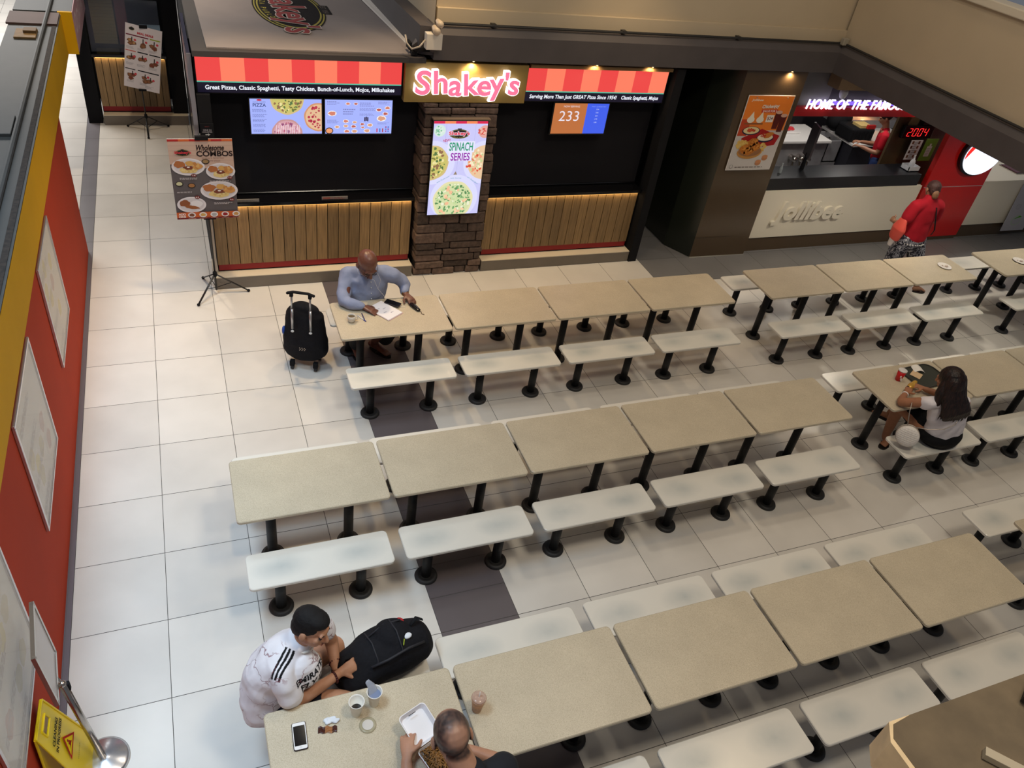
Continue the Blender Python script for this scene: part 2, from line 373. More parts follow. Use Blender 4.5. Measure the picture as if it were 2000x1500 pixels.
def wood_counter(x0, x1, yf, n, label, d=2.2, plinth=True, px0=None, px1=None):
    t = thing('wood_counter', label, 'counter', (0, 0, 0), 0)
    bm = bmesh.new(); lay = bm.loops.layers.float_color.new('Col'); wood_planks(bm, lay, x0, x1, yf, .238, .93, n); obj('plank_panel', bm, PL, t)
    obj('backing', B(x0, x1, yf + .02, yf + .3, .15, .93), blackmatte, t)
    obj('kick_strip', B(x0 + .01, x1 - .01, yf + .006, yf + .03, .168, .238), redkick, t)
    obj('plinth', B(px0 or x0, px1 or x1, yf - .11, yf + .3, 0, .138, .002), plinth_m, t)
    obj('plinth_top', B(px0 or x0, px1 or x1, yf - .112, yf + .3, .138, .149, .002), mat('lit_cream_plinth_top', (216, 204, 180), .35), t)  # strip light falling on the plinth top is put into this paler colour
    obj('countertop', B(x0 - .02, x1 + .02, yf - .045, yf + .30, .945, .985, .004), blackgloss, t)
    obj('light_strip', B(x0 + .02, x1 - .02, yf - .02, yf - .008, .932, .944), mat('warm_led_strip', (255, 196, 110), .5, emit=2.2), t)
    dl = bpy.data.lights.new('strip_light', 'AREA'); dl.shape = 'RECTANGLE'; dl.size = x1 - x0; dl.size_y = .015; dl.energy = .7 * (x1 - x0); dl.color = (1, .72, .38)
    o = bpy.data.objects.new('strip_light', dl); C.objects.link(o); o.location = ((x0 + x1) / 2, yf - .02, .93)
    return t
wood_counter(1.285, 3.425, .71, 18, 'slatted oak counter with red kick strip left of the stone pillar', px0=1.23, px1=3.44)
wood_counter(4.335, 6.38, .71, 18, 'slatted oak counter with red kick strip right of the stone pillar', px0=4.318, px1=6.40)
wood_counter(.07, 1.0, 5.41, 10, 'short slatted oak counter at the far end of the side aisle', px0=.0, px1=1.22)
# black shell of the kiosk
bm = bmesh.new()
box(bm, 1.25, 1.37, .60, .70, 1.0, 2.13); struct('trim_9', bm, blackmatte); struct('trim_15', B(1.247, 1.275, .665, .76, .15, .94), mat('pale_corner_strip', (178, 168, 154), .4)); struct('trim_16', B(4.60, 6.36, .60, .645, 2.462, 2.498), mat('bronze_strip', (128, 98, 58), .5))
struct('wall_storefront_left', B(1.24, 1.275, 1.05, 5.37, 0, 2.5), blackmatte); struct('trim_10', B(6.405, 6.52, .58, .75, 0, 2.5), blackmatte)
struct('wall_storefront_right', B(6.50, 6.54, .76, 5.4, 0, 2.5), blackmatte); struct('wall_storefront_back', B(1.28, 6.49, 1.07, 1.11, .0, 2.5), blackmatte)
bm = bmesh.new(); box(bm, 1.25, 3.45, .78, 1.05, 2.15, 2.5); box(bm, 4.31, 6.5, .78, 1.05, 2.15, 2.5)
struct('trim_11', bm, blackmatte)
bm = bmesh.new()
box(bm, -.14, .045, 5.38, 5.6, 0, 2.55); struct('trim_12', bm, blackmatte); struct('trim_13', B(1.025, 1.235, 5.38, 5.6, .15, 2.55), blackmatte); struct('trim_14', B(.05, 1.02, 5.46, 5.6, 1.70, 2.55), blackmatte); bm = bmesh.new(); box(bm, -.2, 1.24, 6.4, 6.45, 0, 2.55)
struct('wall_back_counter', bm, blackmatte)
t = thing('service_window', 'dark glazed opening with cream blind above the far aisle counter', 'window', (0, 0, 0))
bm = bmesh.new()
for i in range(26): box(bm, .10, .40, 5.75, 5.76, 1.02 + i * .045, 1.02 + i * .045 + .041)
obj('blind', bm, mat('cream_slats', (150, 138, 92), .6), t)
obj('red_panel', B(.42, .56, 5.8, 5.82, 1.0, 2.4), mat('dull_red_panel', (120, 40, 55), .5), t)
obj('steel_shelf', B(.70, .98, 5.6, 5.9, 1.22, 1.26), mat('steel_shelf', (150, 170, 180), .3, metal=.6), t)
obj('pane', B(.06, .98, 5.44, 5.45, 1.0, 1.70), mat('dark_glass', (120, 130, 150), .08, alpha=.18), t)
for i, (x0, x1, lab) in enumerate(((1.36, 3.47, 'left'), (4.32, 6.39, 'right'))):
    t = thing('roller_shade', 'lowered black roller shade %s of the stone pillar' % lab, 'shade')
    obj('cloth', B(x0, x1, .875, .885, 1.0, 2.14), mat('black_shade_cloth', (27, 26, 30), .9, noise_amt=.12, noise_scale=120, spec=.2), t)
    bm = bmesh.new(); tube(bm, [(x0, .87, 1.0), (x1, .87, 1.0)], .014); obj('bottom_bar', bm, blackgloss, t)

# side glass with menu pictures
t = thing('side_screen', 'narrow dark side panel with strip of food pictures at the storefront corner', 'panel')
obj('panel', B(1.205, 1.235, .62, 1.9, .95, 2.50), mat('dark_purple_glass', (38, 32, 52), .15), t)
obj('edge_trim', B(1.20, 1.24, .60, .62, .95, 2.50), mat('silver_trim', (150, 145, 150), .3, metal=.7), t)
a = Art(); a.rect(0, 0, 1.1, .5, (120, 112, 130), 1)
for i in range(3):
    for j in range(2): a.disc(.2 + i * .35, .13 + j * .24, .12, .09, random.choice(((140, 60, 50), (150, 100, 60), (110, 40, 44))), 2, wob=.15)
a.build('picture_strip', PRINT, (1.2045, 1.85, 1.95), (0, -1, 0), (0, 0, 1), t)
t = thing('direction_sign', 'small black sign reading DINE IN COUNTER with an arrow', 'sign')
obj('plate', B(1.255, 1.375, .588, .60, 1.70, 1.86), blackmatte, t)
a = Art(); a.text('DINE IN', 0, .018, .075, .014, (165, 160, 165), 1, bold=.02); a.text('COUNTER', 0, -.002, .09, .014, (165, 160, 165), 1, bold=.02)
a.rect(-.02, -.032, .006, -.022, (190, 190, 190), 1); a.poly([(.004, -.04), (.024, -.027), (.004, -.014)], (190, 190, 190), 1); a.text("Shakey's", 0, .05, .04, .009, (150, 70, 70), 1, bold=.02)
a.build('lettering', MATTE, (1.315, .5875, 1.78), (1, 0, 0), (0, 0, 1), t)

# stone pillar
def stone_pillar():
    random.seed(5)
    bm = bmesh.new(); lay = bm.loops.layers.float_color.new('Col')
    x0, x1, yf, yb = 3.46, 4.30, .60, 1.05; z = 0.0
    while z < 2.05:
        h = random.choice((.07, .09, .11, .13, .09, .15)); h = min(h, 2.08 - z); x = x0 + random.uniform(-.01, .02)
        while x < x1 - .04:
            w = random.uniform(.13, .42); w = min(w, x1 - x + random.uniform(-.01, .01))
            if x1 - (x + w) < .08: w = x1 - x + random.uniform(-.012, .012)
            before = set(bm.faces); k = random.uniform(.72, 1.15); c = lin((96 * k, 78 * k, 68 * k)); dy = random.uniform(-.018, .012)
            vb = set(bm.verts)
            box(bm, x + .004, x + w - .004, yf + dy, yb, z + .004, z + h - .004, min(.014, h * .2))
            for v in set(bm.verts) - vb:
                n = noise.noise_vector(v.co * 9); v.co += V((n.x, n.y * .8, n.z)) * .010
            for f in set(bm.faces) - before:
                for l in f.loops: l[lay] = c
            x += w
        z += h
    before = set(bm.faces); box(bm, x0 + .02, x1 - .02, yf + .03, yb - .01, 0, 2.075)
    for f in set(bm.faces) - before:
        for l in f.loops: l[lay] = (.01, .008, .007, 1)
    t = thing('stone_pillar', 'rough brown ledgestone pillar in the middle of the pizza storefront', 'pillar')
    obj('stonework', bm, mat('ledgestone', (255, 255, 255), .85, attr='Col', noise_amt=.35, noise_scale=22, bump=.8, bump_scale=45), t)
stone_pillar()

# ---- lit stripe signs
def stripe_sign(x0, x1, z0, z1, n, first, texts, label, y=.655):
    t = thing('stripe_sign', label, 'sign', (0, 0, 0))
    obj('sign_box', B(x0 - .015, x1 + .015, y + .004, y + .12, z0 - .012, z1 + .012, .003), blackmatte, t)
    a = Art(); w = x1 - x0; h = z1 - z0; zb = h * .28
    a.rect(0, 0, w, zb, (16, 12, 34), 0); a.rect(0, zb, w, zb + h * .035, (90, 190, 160), .5)
    R1, O1 = (238, 72, 70), (255, 128, 98)
    for i in range(n): a.rect(w * i / n, zb + h * .035, w * (i + 1) / n, h, (R1 if (i % 2 == 0) == first else O1), 0)
    for (s, cx, ww, sh) in texts: a.text(s, cx * w, zb * .45, ww * w, h * .16, (240, 244, 255), 1, bold=.028, shear=sh, space=1.03)
    a.build('sign_face', LIT, (x0, y, z0), (1, 0, 0), (0, 0, 1), t)
stripe_sign(1.27, 3.215, 2.135, 2.475, 9, True, [('Great Pizzas, Classic Spaghetti, Tasty Chicken, Bunch-of-Lunch, Mojos, Milkshakes', .5, .93, 0)], 'lit red and orange striped sign starting with Great Pizzas')
stripe_sign(4.60, 6.345, 2.095, 2.445, 8, True, [('Serving More Than Just GREAT Pizza Since 1954!', .34, .62, .12), ('Classic Spaghetti, Mojos', .825, .28, .12)], 'lit red and orange striped sign starting with Serving More')

def logo_text(name, m, parent, letters, org, U, Vv, size, off, col, depth, step):
    pass
LETT = [('S', 0.0, 0.02, 1.38, -4), ('h', .74, .02, 1.34, 4), ('a', 1.36, -.02, 1.28, -3), ('k', 1.98, -.03, 1.28, 5), ('e', 2.52, -.0, 1.30, -2), ('y', 3.12, .06, 1.28, 6), ("'", 3.66, .16, 1.1, 0), ('s', 3.84, .06, 1.26, -5)]
def logo_mesh(name, m, parent, org, U, Vv, W_, H_, bold, thick, lift, body_curve=.0, color=(232, 92, 128)):
    "chunky tilted lettering with real thickness"
    org, U, Vv = V(org), V(U), V(Vv); N = U.cross(Vv).normalized(); bm = bmesh.new()
    for ch, x, y, s, rot in LETT:
        cu = bpy.data.curves.new('t', 'FONT'); cu.body = ch; cu.offset = bold / s; cu.size = s; cu.resolution_u = 5; cu.extrude = thick / (H_ / 1.2) / 2
        to = bpy.data.objects.new('t', cu); C.objects.link(to); dg = bpy.context.evaluated_depsgraph_get(); me = bpy.data.meshes.new_from_object(to.evaluated_get(dg))
        cr, sr = math.cos(math.radians(rot)), math.sin(math.radians(rot)); k = W_ / 4.5; kv = H_ / 1.35
        vm = [bm.verts.new(org + U * ((v.co.x * cr - v.co.y * sr + x - 2.2) * k) + Vv * ((v.co.x * sr + v.co.y * cr + y - .38) * kv) + N * (v.co.z * (H_ / 1.2) + lift + thick / 2)) for v in me.vertices]
        for p in me.polygons:
            try: bm.faces.new([vm[i] for i in p.vertices])
            except ValueError: pass
        bpy.data.objects.remove(to); bpy.data.curves.remove(cu); bpy.data.meshes.remove(me)
    me = bpy.data.meshes.new(name); bm.to_mesh(me); bm.free()
    return link(name, me, m, parent)
t = thing('logo_sign', "gold sign board with glowing pink Shakey's letters above the stone pillar", 'sign')
obj('board', B(3.235, 4.575, .60, .70, 2.085, 2.49, .004), mat('gold_laminate', (150, 124, 66), .4, metal=.15), t)
logo_mesh('letter_halo', mat('white_acrylic_glow', (255, 250, 255), .4, emit=1.5), t, (3.90, .598, 2.285), (1, 0, 0), (0, 0, 1), 1.19, .325, .085, .045, .012)
logo_mesh('letter_face', mat('pink_acrylic_glow', (238, 106, 140), .4, emit=1.0), t, (3.90, .598, 2.285), (1, 0, 0), (0, 0, 1), 1.19, .325, .035, .008, .058)

# ---- roof of the kiosk with painted logo
bm = bmesh.new(); box(bm, 1.25, 3.42, .52, 5.4, 2.50, 2.55); struct('roof', bm, mat('dark_roof_edge', (58, 54, 55), .7))
t = thing('roof_panel', "pale grey kiosk roof panel with a large round Shakey's logo", 'roof panel')
bm = bmesh.new(); quad_slab(bm, [(1.38, .605, 2.551), (3.34, .60, 2.551), (3.18, 2.9, 2.551), (3.12, 5.3, 2.551), (1.34, 5.3, 2.551)], (0, 0, .012))
obj('sheet', bm, mat('roof_sheet', (134, 126, 126), .6, noise_amt=.07, noise_scale=2.5), t)
bm = bmesh.new(); quad_slab(bm, [(3.34, .60, 2.563), (3.19, 2.9, 2.563), (3.29, 2.9, 2.62), (3.45, 1.0, 2.62)], (.012, 0, .01))
obj('side_flashing', bm, mat('flashing', (190, 184, 178), .6), t)
a = Art()
def badge(a, cx, cy, rx, ry, L0, txt=True):
    for k, c in ((1.0, (30, 28, 30)), (.965, (150, 142, 76)), (.925, (30, 28, 30)), (.885, (150, 142, 76)), (.84, (32, 30, 33))): a.disc(cx, cy, rx * k, ry * k, c, L0, 64); L0 += .5
    a.rect(cx - rx * .2, cy + ry * .86, cx + rx * .2, cy + ry * 1.18, (36, 34, 36), L0); a.text('EST 1954', cx, cy + ry * 1.02, rx * .34, ry * .16, (110, 100, 96), L0 + .5)
    for i, ch in enumerate('PIZZA PARLOR'):
        if ch == ' ': continue
        an = math.radians(-90 + (i - 5.5) * 8.2); a.text(ch, cx + rx * .74 * math.cos(an), cy + ry * .72 * math.sin(an), rx * .06, ry * .15, (160, 150, 70), L0 + .5, bold=.02, rot=(i - 5.5) * .05)
badge(a, 0, 0, .83, .37, 1)
a.build('logo_badge', MATTE, (2.31, 2.03, 2.566), (0, -1, 0), (1, 0, 0), t)
logo_mesh('logo_outline', mat('logo_white', (170, 160, 160), .7), t, (2.30, 2.0, 2.571), (0, -1, 0), (1, 0, 0), 1.9, .52, .06, .002, .001)
logo_mesh('logo_lettering', mat('logo_red', (128, 40, 44), .7), t, (2.30, 2.0, 2.573), (0, -1, 0), (1, 0, 0), 1.9, .52, .015, .002, .002)

# ---- screens
def screen(name, label, x0, x1, z0, z1, y, art, cat='screen', group=None, rim=.012, dep=.05):
    t = thing(name, label, cat, ((x0 + x1) / 2, y, (z0 + z1) / 2), 0, group); w, h = x1 - x0, z1 - z0
    obj('housing', B(-w / 2 - rim, w / 2 + rim, .002, dep, -h / 2 - rim, h / 2 + rim, .004), blackgloss, t)
    art.build('display', LIT, (-w / 2, 0, -h / 2), (1, 0, 0), (0, 0, 1), t); 
    obj('mount', B(-.04, .04, dep, dep + .09, h / 2 - .08, h / 2 - .02), blackmatte, t)
    return t
BLU = (168, 182, 255)
def pizza(a, cx, cy, r, L, bx, kind):
    cr = {'spin': (214, 190, 130), 'pep': (214, 150, 110), 'ham': (200, 150, 150), 'shr': (232, 226, 176)}[kind]
    a.clipdisc(cx, cy, r, cr, L, bx, wob=.015); a.clipdisc(cx, cy, r * .9, {'spin': (206, 196, 110), 'pep': (230, 190, 150), 'ham': (214, 160, 170), 'shr': (214, 224, 170)}[kind], L + .3, bx)
    if kind == 'pep': a.scatter(cx, cy, r * .8, [(176, 40, 70), (190, 60, 80)], 46, r * .1, L + .6, bx, .08)
    if kind == 'spin': a.scatter(cx, cy, r * .85, [(120, 120, 60), (240, 226, 160), (150, 110, 80), (90, 120, 70)], 110, r * .08, L + .6, bx)
    if kind == 'ham':
        a.scatter(cx, cy, r * .82, [(190, 90, 120), (230, 180, 190), (150, 80, 120)], 80, r * .09, L + .6, bx)
        for k in range(-5, 6):
            x = cx + k * r * .15; y0 = max(cy - r * .7, bx[1]); y1 = min(cy + r * .6, bx[3])
            if y1 > y0 and bx[0] < x < bx[2] - .02: a.poly([(x, y0), (x + r * .03, y0), (x + r * .1, y1), (x + r * .07, y1)], (245, 230, 240), L + 2.4)
    if kind == 'shr': a.scatter(cx, cy, r * .86, [(120, 170, 110), (90, 140, 90), (240, 240, 210), (200, 220, 160)], 190, r * .06, L + .6, bx); a.scatter(cx, cy, r * .8, [(250, 206, 166), (246, 190, 150)], 24, r * .08, L + 4.6, bx, .15)
a = Art(); W_, H_ = .69, .35; bx = (0, 0, W_, H_); a.rect(0, 0, W_, H_, BLU, 0); random.seed(21)
pizza(a, .355, .36, .165, 1, bx, 'spin'); pizza(a, .66, .17, .145, 1, bx, 'pep'); pizza(a, .345, .0, .150, 1, bx, 'ham')
a.text('PIZZA', .09, .288, .125, .034, (70, 84, 140), 2, bold=.02); a.text('HAND TOSSED', .09, .318, .12, .014, (110, 120, 180), 2); a.disc(.09, .338, .024, .009, (200, 40, 60), 2)
for k in range(5): a.lines(.02, .02 + k * .05, .16, .055 + k * .05, 3, (120, 130, 196), 2)
screen('menu_screen', 'wide menu screen showing three pizzas on pale blue', 1.73, 2.42, 1.715, 2.065, .70, a, group='menu screens')
a = Art(); a.rect(0, 0, W_, H_, BLU, 0); random.seed(22)
for k in range(15):
    x, y = random.choice(((.07, .22), (.20, .11), (.30, .11), (.20, .06), (.28, .05), (.38, .08), (.46, .09), (.55, .25), (.63, .27), (.58, .17), (.61, .2), (.21, .02), (.29, .02), (.43, .025), (.12, .07), (.04, .03)))
for (x, y, r) in ((.07, .21, .045), (.21, .13, .03), (.30, .12, .024), (.21, .08, .026), (.29, .075, .028), (.38, .10, .024), (.46, .09, .03), (.55, .25, .03), (.64, .27, .03), (.62, .21, .03), (.58, .16, .05), (.22, .025, .03), (.30, .025, .032), (.43, .03, .034), (.12, .07, .026), (.23, .31, .024), (.31, .31, .022), (.385, .065, .02)):
    a.disc(x, y, r, r * .62, (245, 245, 250), 1); a.disc(x, y, r * .8, r * .46, random.choice(((214, 130, 110), (190, 96, 90), (220, 160, 130))), 1.5, wob=.15)
a.disc(.04, .03, .04, .034, (30, 26, 40), 2); a.disc(.04, .03, .032, .026, (240, 160, 110), 2.5)
for (x, y) in ((.40, .16), (.415, .165), (.43, .16)): a.rect(x, y - .03, x + .012, y + .014, (40, 20, 50), 2)
for (x0, y0, x1, y1) in ((.02, .30, .15, .34), (.18, .2, .32, .27), (.35, .24, .52, .27), (.35, .19, .52, .215), (.35, .285, .5, .33), (.02, .11, .14, .15), (.54, .1, .67, .12), (.54, .31, .67, .34)): a.lines(x0, y0, x1, y1, 3, (130, 136, 200), 2)
for (x, c) in ((.53, (200, 60, 90)), (.56, (60, 120, 200)), (.59, (180, 60, 60))): a.rect(x, .015, x + .012, .055, c, 2)
for i in range(3):
    for j in range(2): a.disc(.63 + j * .025, .025 + i * .022, .008, .008, ((150, 40, 120), (60, 110, 200))[(i + j) % 2], 2)
screen('menu_screen', 'wide menu screen with many small dishes, beside the stone pillar', 2.455, 3.135, 1.715, 2.065, .70, a, group='menu screens')
a = Art(); a.rect(0, 0, .48, .35, (190, 112, 62), 0); a.rect(.48 * .86, 0, .69, .35, (66, 96, 235), .5); a.rect(.41, 0, .69, .35, (66, 96, 235), .6)
a.text('233', .20, .205, .25, .115, (235, 225, 235), 1, bold=-.002); a.text('NOW SERVING', .215, .315, .2, .02, (235, 225, 230), 1); a.text('PAST QUEUE NO', .56, .315, .18, .014, (150, 170, 255), 1)
for i, s in enumerate(('224', '232', '231', '179', '230')): a.text(s, .55, .285 - i * .038, .034, .013, (210, 220, 255), 1)
t = screen('queue_screen', 'queue number screen showing 233 on orange and blue', 5.01, 5.70, 1.70, 2.045, .72, a, rim=.016)
for c in t.children:
    if c.name.startswith('housing'): c.scale = (1, 1, 1.0)
# tall pizza poster screen
a = Art(); random.seed(31); W_, H_ = .605, 1.085; bx = (0, 0, W_, H_)
a.rect(0, 0, W_, H_, (206, 204, 250), 0)
for i in range(5): a.rect(W_ * i / 5 if i else 0, H_ - .028, W_ * (i + 1) / 5, H_, ((222, 40, 80), (250, 140, 90))[i % 2], 1)
for x in (.14, .30, .47): a.rect(x, .45, x + .002, H_ - .03, (170, 168, 220), .3)
def cl(cx, cy, r, c, L): a.clipdisc(cx, cy, r, c, L, (0, 0, W_, H_ - .03))
cl(.02, .62, .25, (222, 222, 255), .8); pizza(a, .0, .62, .20, 1, (0, 0, W_, H_ - .03), 'spin')
cl(.62, .62, .25, (222, 222, 255), .9); a.clipdisc(.62, .62, .2, (236, 200, 160), 1.1, bx); a.scatter(.56, .62, .15, [(222, 80, 60), (240, 150, 110), (250, 236, 200), (200, 210, 150)], 90, .017, 1.4, bx)
a.poly([(.22, .39), (.29, .52), (.36, .39), (.29, .36)], (150, 130, 110), .7)
cl(.30, .20, .28, (222, 222, 255), 1.2); pizza(a, .29, .17, .235, 1.5, bx, 'shr')
cl(.07, .98, .065, (214, 236, 226), 2); a.scatter(.07, .98, .05, [(120, 190, 150), (230, 240, 230)], 30, .01, 2.2, bx)
cl(.58, .97, .07, (230, 170, 160), 2); a.scatter(.55, .97, .04, [(220, 90, 80), (240, 190, 170)], 24, .013, 2.2, (0, 0, W_, H_ - .03))
badge(a, .29, .945, .115, .052, 3, False); a.text("Shakey's", .29, .948, .245, .062, (250, 240, 250), 7, bold=.07); a.text("Shakey's", .29, .948, .235, .054, (226, 30, 70), 7.6, bold=.03)
a.rect(.17, .74, .48, .865, (232, 232, 255), 7); a.rect(.19, .64, .46, .76, (232, 232, 255), 7)
a.text('SPINACH', .325, .805, .27, .095, (30, 150, 110), 8, bold=.02); a.text('SERIES', .325, .69, .22, .09, (150, 40, 170), 8, bold=.02); a.text('NEW!', .155, .875, .08, .03, (200, 60, 110), 8, bold=.02, rot=.1)
a.text('with Shrimp', .30, .44, .13, .018, (70, 150, 180), 8); a.text('with Mushroom', .15, .43, .16, .016, (70, 150, 180), 8, rot=.5); a.text('with Glazed Bacon', .50, .41, .16, .016, (70, 150, 180), 8, rot=-.6)
t = screen('poster_screen', 'tall glowing Spinach Series pizza screen on the stone pillar', 3.56, 4.165, .825, 1.91, .545, a, rim=.012, dep=.045)
obj('top_ledge', B(-.32, .32, -.03, .05, .56, .572), mat('ledge_wood', (120, 104, 86), .5), t)
# small cards on the counter ledge
for (x, lab, c) in ((1.62, 'small menu card on the ledge near the standing banner', (120, 116, 112)), (2.55, 'small red and white menu card on the ledge left of the pillar', (150, 90, 80))):
    t = thing('menu_card', lab, 'card', (x, .70, .985)); obj('card', B(-.14, .14, -.012, .0, .001, .03), mat('card_stock', (130, 126, 122), .5), t)
    a = Art(); a.lines(-.12, .003, .12, .027, 3, c, 1); a.rect(-.13, .004, -.05, .026, c, 1.5); a.build('print', MATTE, (0, -.0125, .001), (1, 0, 0), (0, 0, 1), t)
# ================================================================ upper slab, beam, ceilings
random.seed(2)
beige = mat('beige_painted_wall', (184, 167, 140), .7, noise_amt=.06, noise_scale=1.2)
beam_m = mat('charcoal_beam', (74, 68, 68), .65, noise_amt=.08, noise_scale=4)
ceil_m = mat('grey_ceiling', (120, 116, 114), .8)
bm = bmesh.new()
def prof_x(x0, x1, yo):   # beam along x, front towards -y
    P = [(yo, 2.53), (yo, 2.77), (yo + .07, 2.83), (yo + .12, 2.84), (yo + .3, 2.84), (yo + .3, 2.53)]
    quad_slab(bm, [(x0, y, z) for y, z in P], (x1 - x0, 0, 0))
prof_x(3.50, 8.70, .54)
P = [(8.60, 2.53), (8.60, 2.77), (8.67, 2.83), (8.70, 2.84), (8.9, 2.84), (8.9, 2.53)]
quad_slab(bm, [(x, .60, z) for x, z in P], (0, -9.4, 0))
quad_slab(bm, [(3.30, .70, 2.60), (3.50, .54, 2.60), (3.50, .54, 2.84), (3.46, .75, 2.84)], (0, 0, 0.001))
bm2 = bmesh.new()
quad_slab(bm2, [(3.36, .60, 2.565), (3.56, .56, 2.565), (3.56, 5.4, 2.565), (3.16, 5.4, 2.565)], (0, 0, .27))
struct('trim_4', bm, beam_m); struct('trim_5', bm2, beam_m)
bm = bmesh.new(); box(bm, 3.54, 8.9, .655, .90, 2.84, 2.99); box(bm, 3.54, 8.9, .70, .90, 2.99, 6.0)
quad_slab(bm, [(3.52, .655, 2.83), (3.54, .90, 2.83), (3.36, 5.4, 2.83), (3.30, 5.4, 2.83)], (0, 0, 3.0)); struct('wall_back', bm, beige)
bm = bmesh.new(); box(bm, 8.70, 8.9, -9, .66, 2.84, 3.70); struct('wall_right', bm, beige)
bm = bmesh.new(); box(bm, 8.66, 8.92, -9, .60, 3.70, 3.78, .01); struct('trim_6', bm, mat('cream_cap', (206, 196, 176), .5))
bm = bmesh.new(); box(bm, 8.9, 15.4, -9, 6, 2.52, 2.6); box(bm, 3.6, 8.9, .84, 6, 2.52, 2.6); struct('ceiling', bm, ceil_m)
bm = bmesh.new(); tube(bm, [(3.58, .60, 2.862), (8.66, .60, 2.862), (8.66, -8.8, 2.862)], .014, 8)
for x in (4.1, 5.6, 7.1): box(bm, x, x + .05, .59, .655, 2.85, 2.878)
tag(obj('cable_pipe', bm, mat('dark_conduit', (38, 36, 34), .6)), 'dark cable pipe running along the ledge above the charcoal beam', 'pipe')
tag(obj('junction_box', B(8.60, 8.68, .54, .60, 2.85, 2.93, .008), mat('grey_plastic', (150, 142, 126), .6)), 'small grey junction box where the cable pipe turns the corner', 'box')
# emergency lamp at the beam corner
t = thing('emergency_light', 'white twin head emergency light at the corner of the charcoal beam', 'emergency light', (3.46, .50, 2.70))
obj('case', B(-.07, .09, -.05, .04, -.05, .10, .006), mat('white_plastic', (214, 204, 190), .5), t)
for dx, dz, r in ((.02, .14, .04), (.05, .20, .035)):
    bm = bmesh.new(); loft(bm, [(dx, .02, dz), (dx + .005, -.05, dz - .01)], [r * .7, r], None, 16)
    h = obj('lamp_head', bm, mat('aged_plastic', (190, 172, 150), .45), t, True)
    bm = bmesh.new(); ells(bm, (dx + .005, -.062, dz - .012), r * .8, .018, r * .8); obj('lens', bm, mat('lens', (220, 206, 196), .15), h, True)
bm = bmesh.new(); tube(bm, [(-.07, .0, .03), (-.13, -.02, -.03), (-.20, .0, -.06), (-.24, .05, -.02), (-.25, .08, .05)], .009, 8); obj('cable', bm, mat('pale_cable', (168, 158, 146), .5), t, True)
bm = bmesh.new(); box(bm, 3.28, 3.34, .56, .64, 2.56, 2.60, .004); box(bm, 3.30, 3.46, .55, .60, 2.60, 2.64, .004); box(bm, 3.26, 3.29, .60, .72, 2.60, 2.67, .003)
tag(obj('spotlight_bracket', bm, blackmatte), 'black metal bracket bolted beside the logo sign under the beam', 'bracket')
for (x, y, lab) in ((3.93, .555, 'small round downlight above the gold logo sign'), (5.35, .555, 'downlight in the beam above the left part of the Serving More sign'), (6.05, .555, 'downlight in the beam above the right end of the Serving More sign'), (8.0, .555, 'downlight in the beam above the brown column with a chicken poster')):
    bm = bmesh.new(); lathe(bm, x, y, [(.012, 2.529), (.010, 2.522)], 16); tag(obj('downlight', bm, mat('lamp_glow', (255, 226, 160), .5, emit=3)), lab, 'lamp')

# ================================================================ chicken counter on the right
brown = mat('brown_laminate', (78, 62, 44), .22, spec=.6, noise_amt=.05, noise_scale=3)
white = mat('cream_solid_surface', (226, 218, 200), .3)
t = thing('brown_column', 'glossy dark brown column left of the chicken counter', 'column')
bm = bmesh.new(); quad_slab(bm, [(7.37, .585, 0.005), (8.26, .565, 0.005), (8.26, 3.0, 0.005), (7.17, 3.0, 0.005), (7.17, .956, 0.005)], (0, 0, 2.52)); cl_ = obj('cladding', bm, [brown, mat('shaded_green_black', (34, 38, 31), .22, spec=.5)], t)  # greenish second material; shade of the unlit left faces put into its colour
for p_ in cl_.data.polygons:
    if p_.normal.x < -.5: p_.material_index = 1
bm = bmesh.new(); box(bm, 7.375, 8.255, .571, .574, .30, .303); obj('joint_line', bm, mat('joint', (50, 40, 30), .6), t)
bm = bmesh.new(); box(bm, 7.36, 8.27, .56, .60, 0, .006); obj('base_bead', bm, mat('silicone', (150, 148, 140), .6), t)
struct('wall_back_passage', B(6.54, 7.17, 3.2, 3.3, 0, 2.53), blackmatte)
# poster on the column
random.seed(41); t = thing('column_poster', 'orange and white Chickenjoy Value for 2 poster on the brown column', 'poster', (7.49, .556, 1.28))
W_, H_ = .685, .95; obj('board', B(-.006, W_ + .006, .0, .010, -.006, H_ + .006, .002), mat('poster_board', (230, 225, 220), .4), t)
a = Art(); a.rect(0, 0, W_, H_, (206, 200, 196), 0); a.rect(0, .52, W_, H_, (240, 132, 44), .3); a.rect(0, .45, .14, .66, (198, 74, 40), .5)
a.text('Jollibee', .14, .895, .17, .035, (244, 224, 200), 1, bold=.03, shear=.15)
a.text('Chickenjoy', .37, .815, .26, .06, (180, 40, 30), 1, bold=.08, shear=.15, rot=.05); a.text('Chickenjoy', .37, .818, .255, .055, (250, 244, 230), 1.6, bold=.03, shear=.15, rot=.05)
a.rect(.25, .745, .50, .785, (204, 60, 40), 1); a.text('VALUE FOR 2', .375, .765, .22, .026, (250, 240, 230), 2, bold=.02)
for x in (.13, .27): a.disc(x, .655, .055, .04, (240, 232, 214), 1.2); a.poly([(x - .045, .665), (x + .045, .665), (x + .022, .73), (x + .012, .76)], (240, 232, 214), 1.3)
a.rect(.05, .595, .33, .615, (150, 90, 50), 1.1); a.rect(.36, .625, .47, .715, (238, 232, 226), 1.4); a.text('$24', .415, .67, .085, .05, (120, 60, 50), 2, bold=.01)
for x, y in ((.53, .60), (.62, .56)): a.poly([(x - .045, y - .06), (x + .035, y - .06), (x + .05, y + .15), (x - .05, y + .15)], (92, 28, 22), 1.5); a.disc(x, y + .15, .05, .022, (214, 170, 150), 1.7)
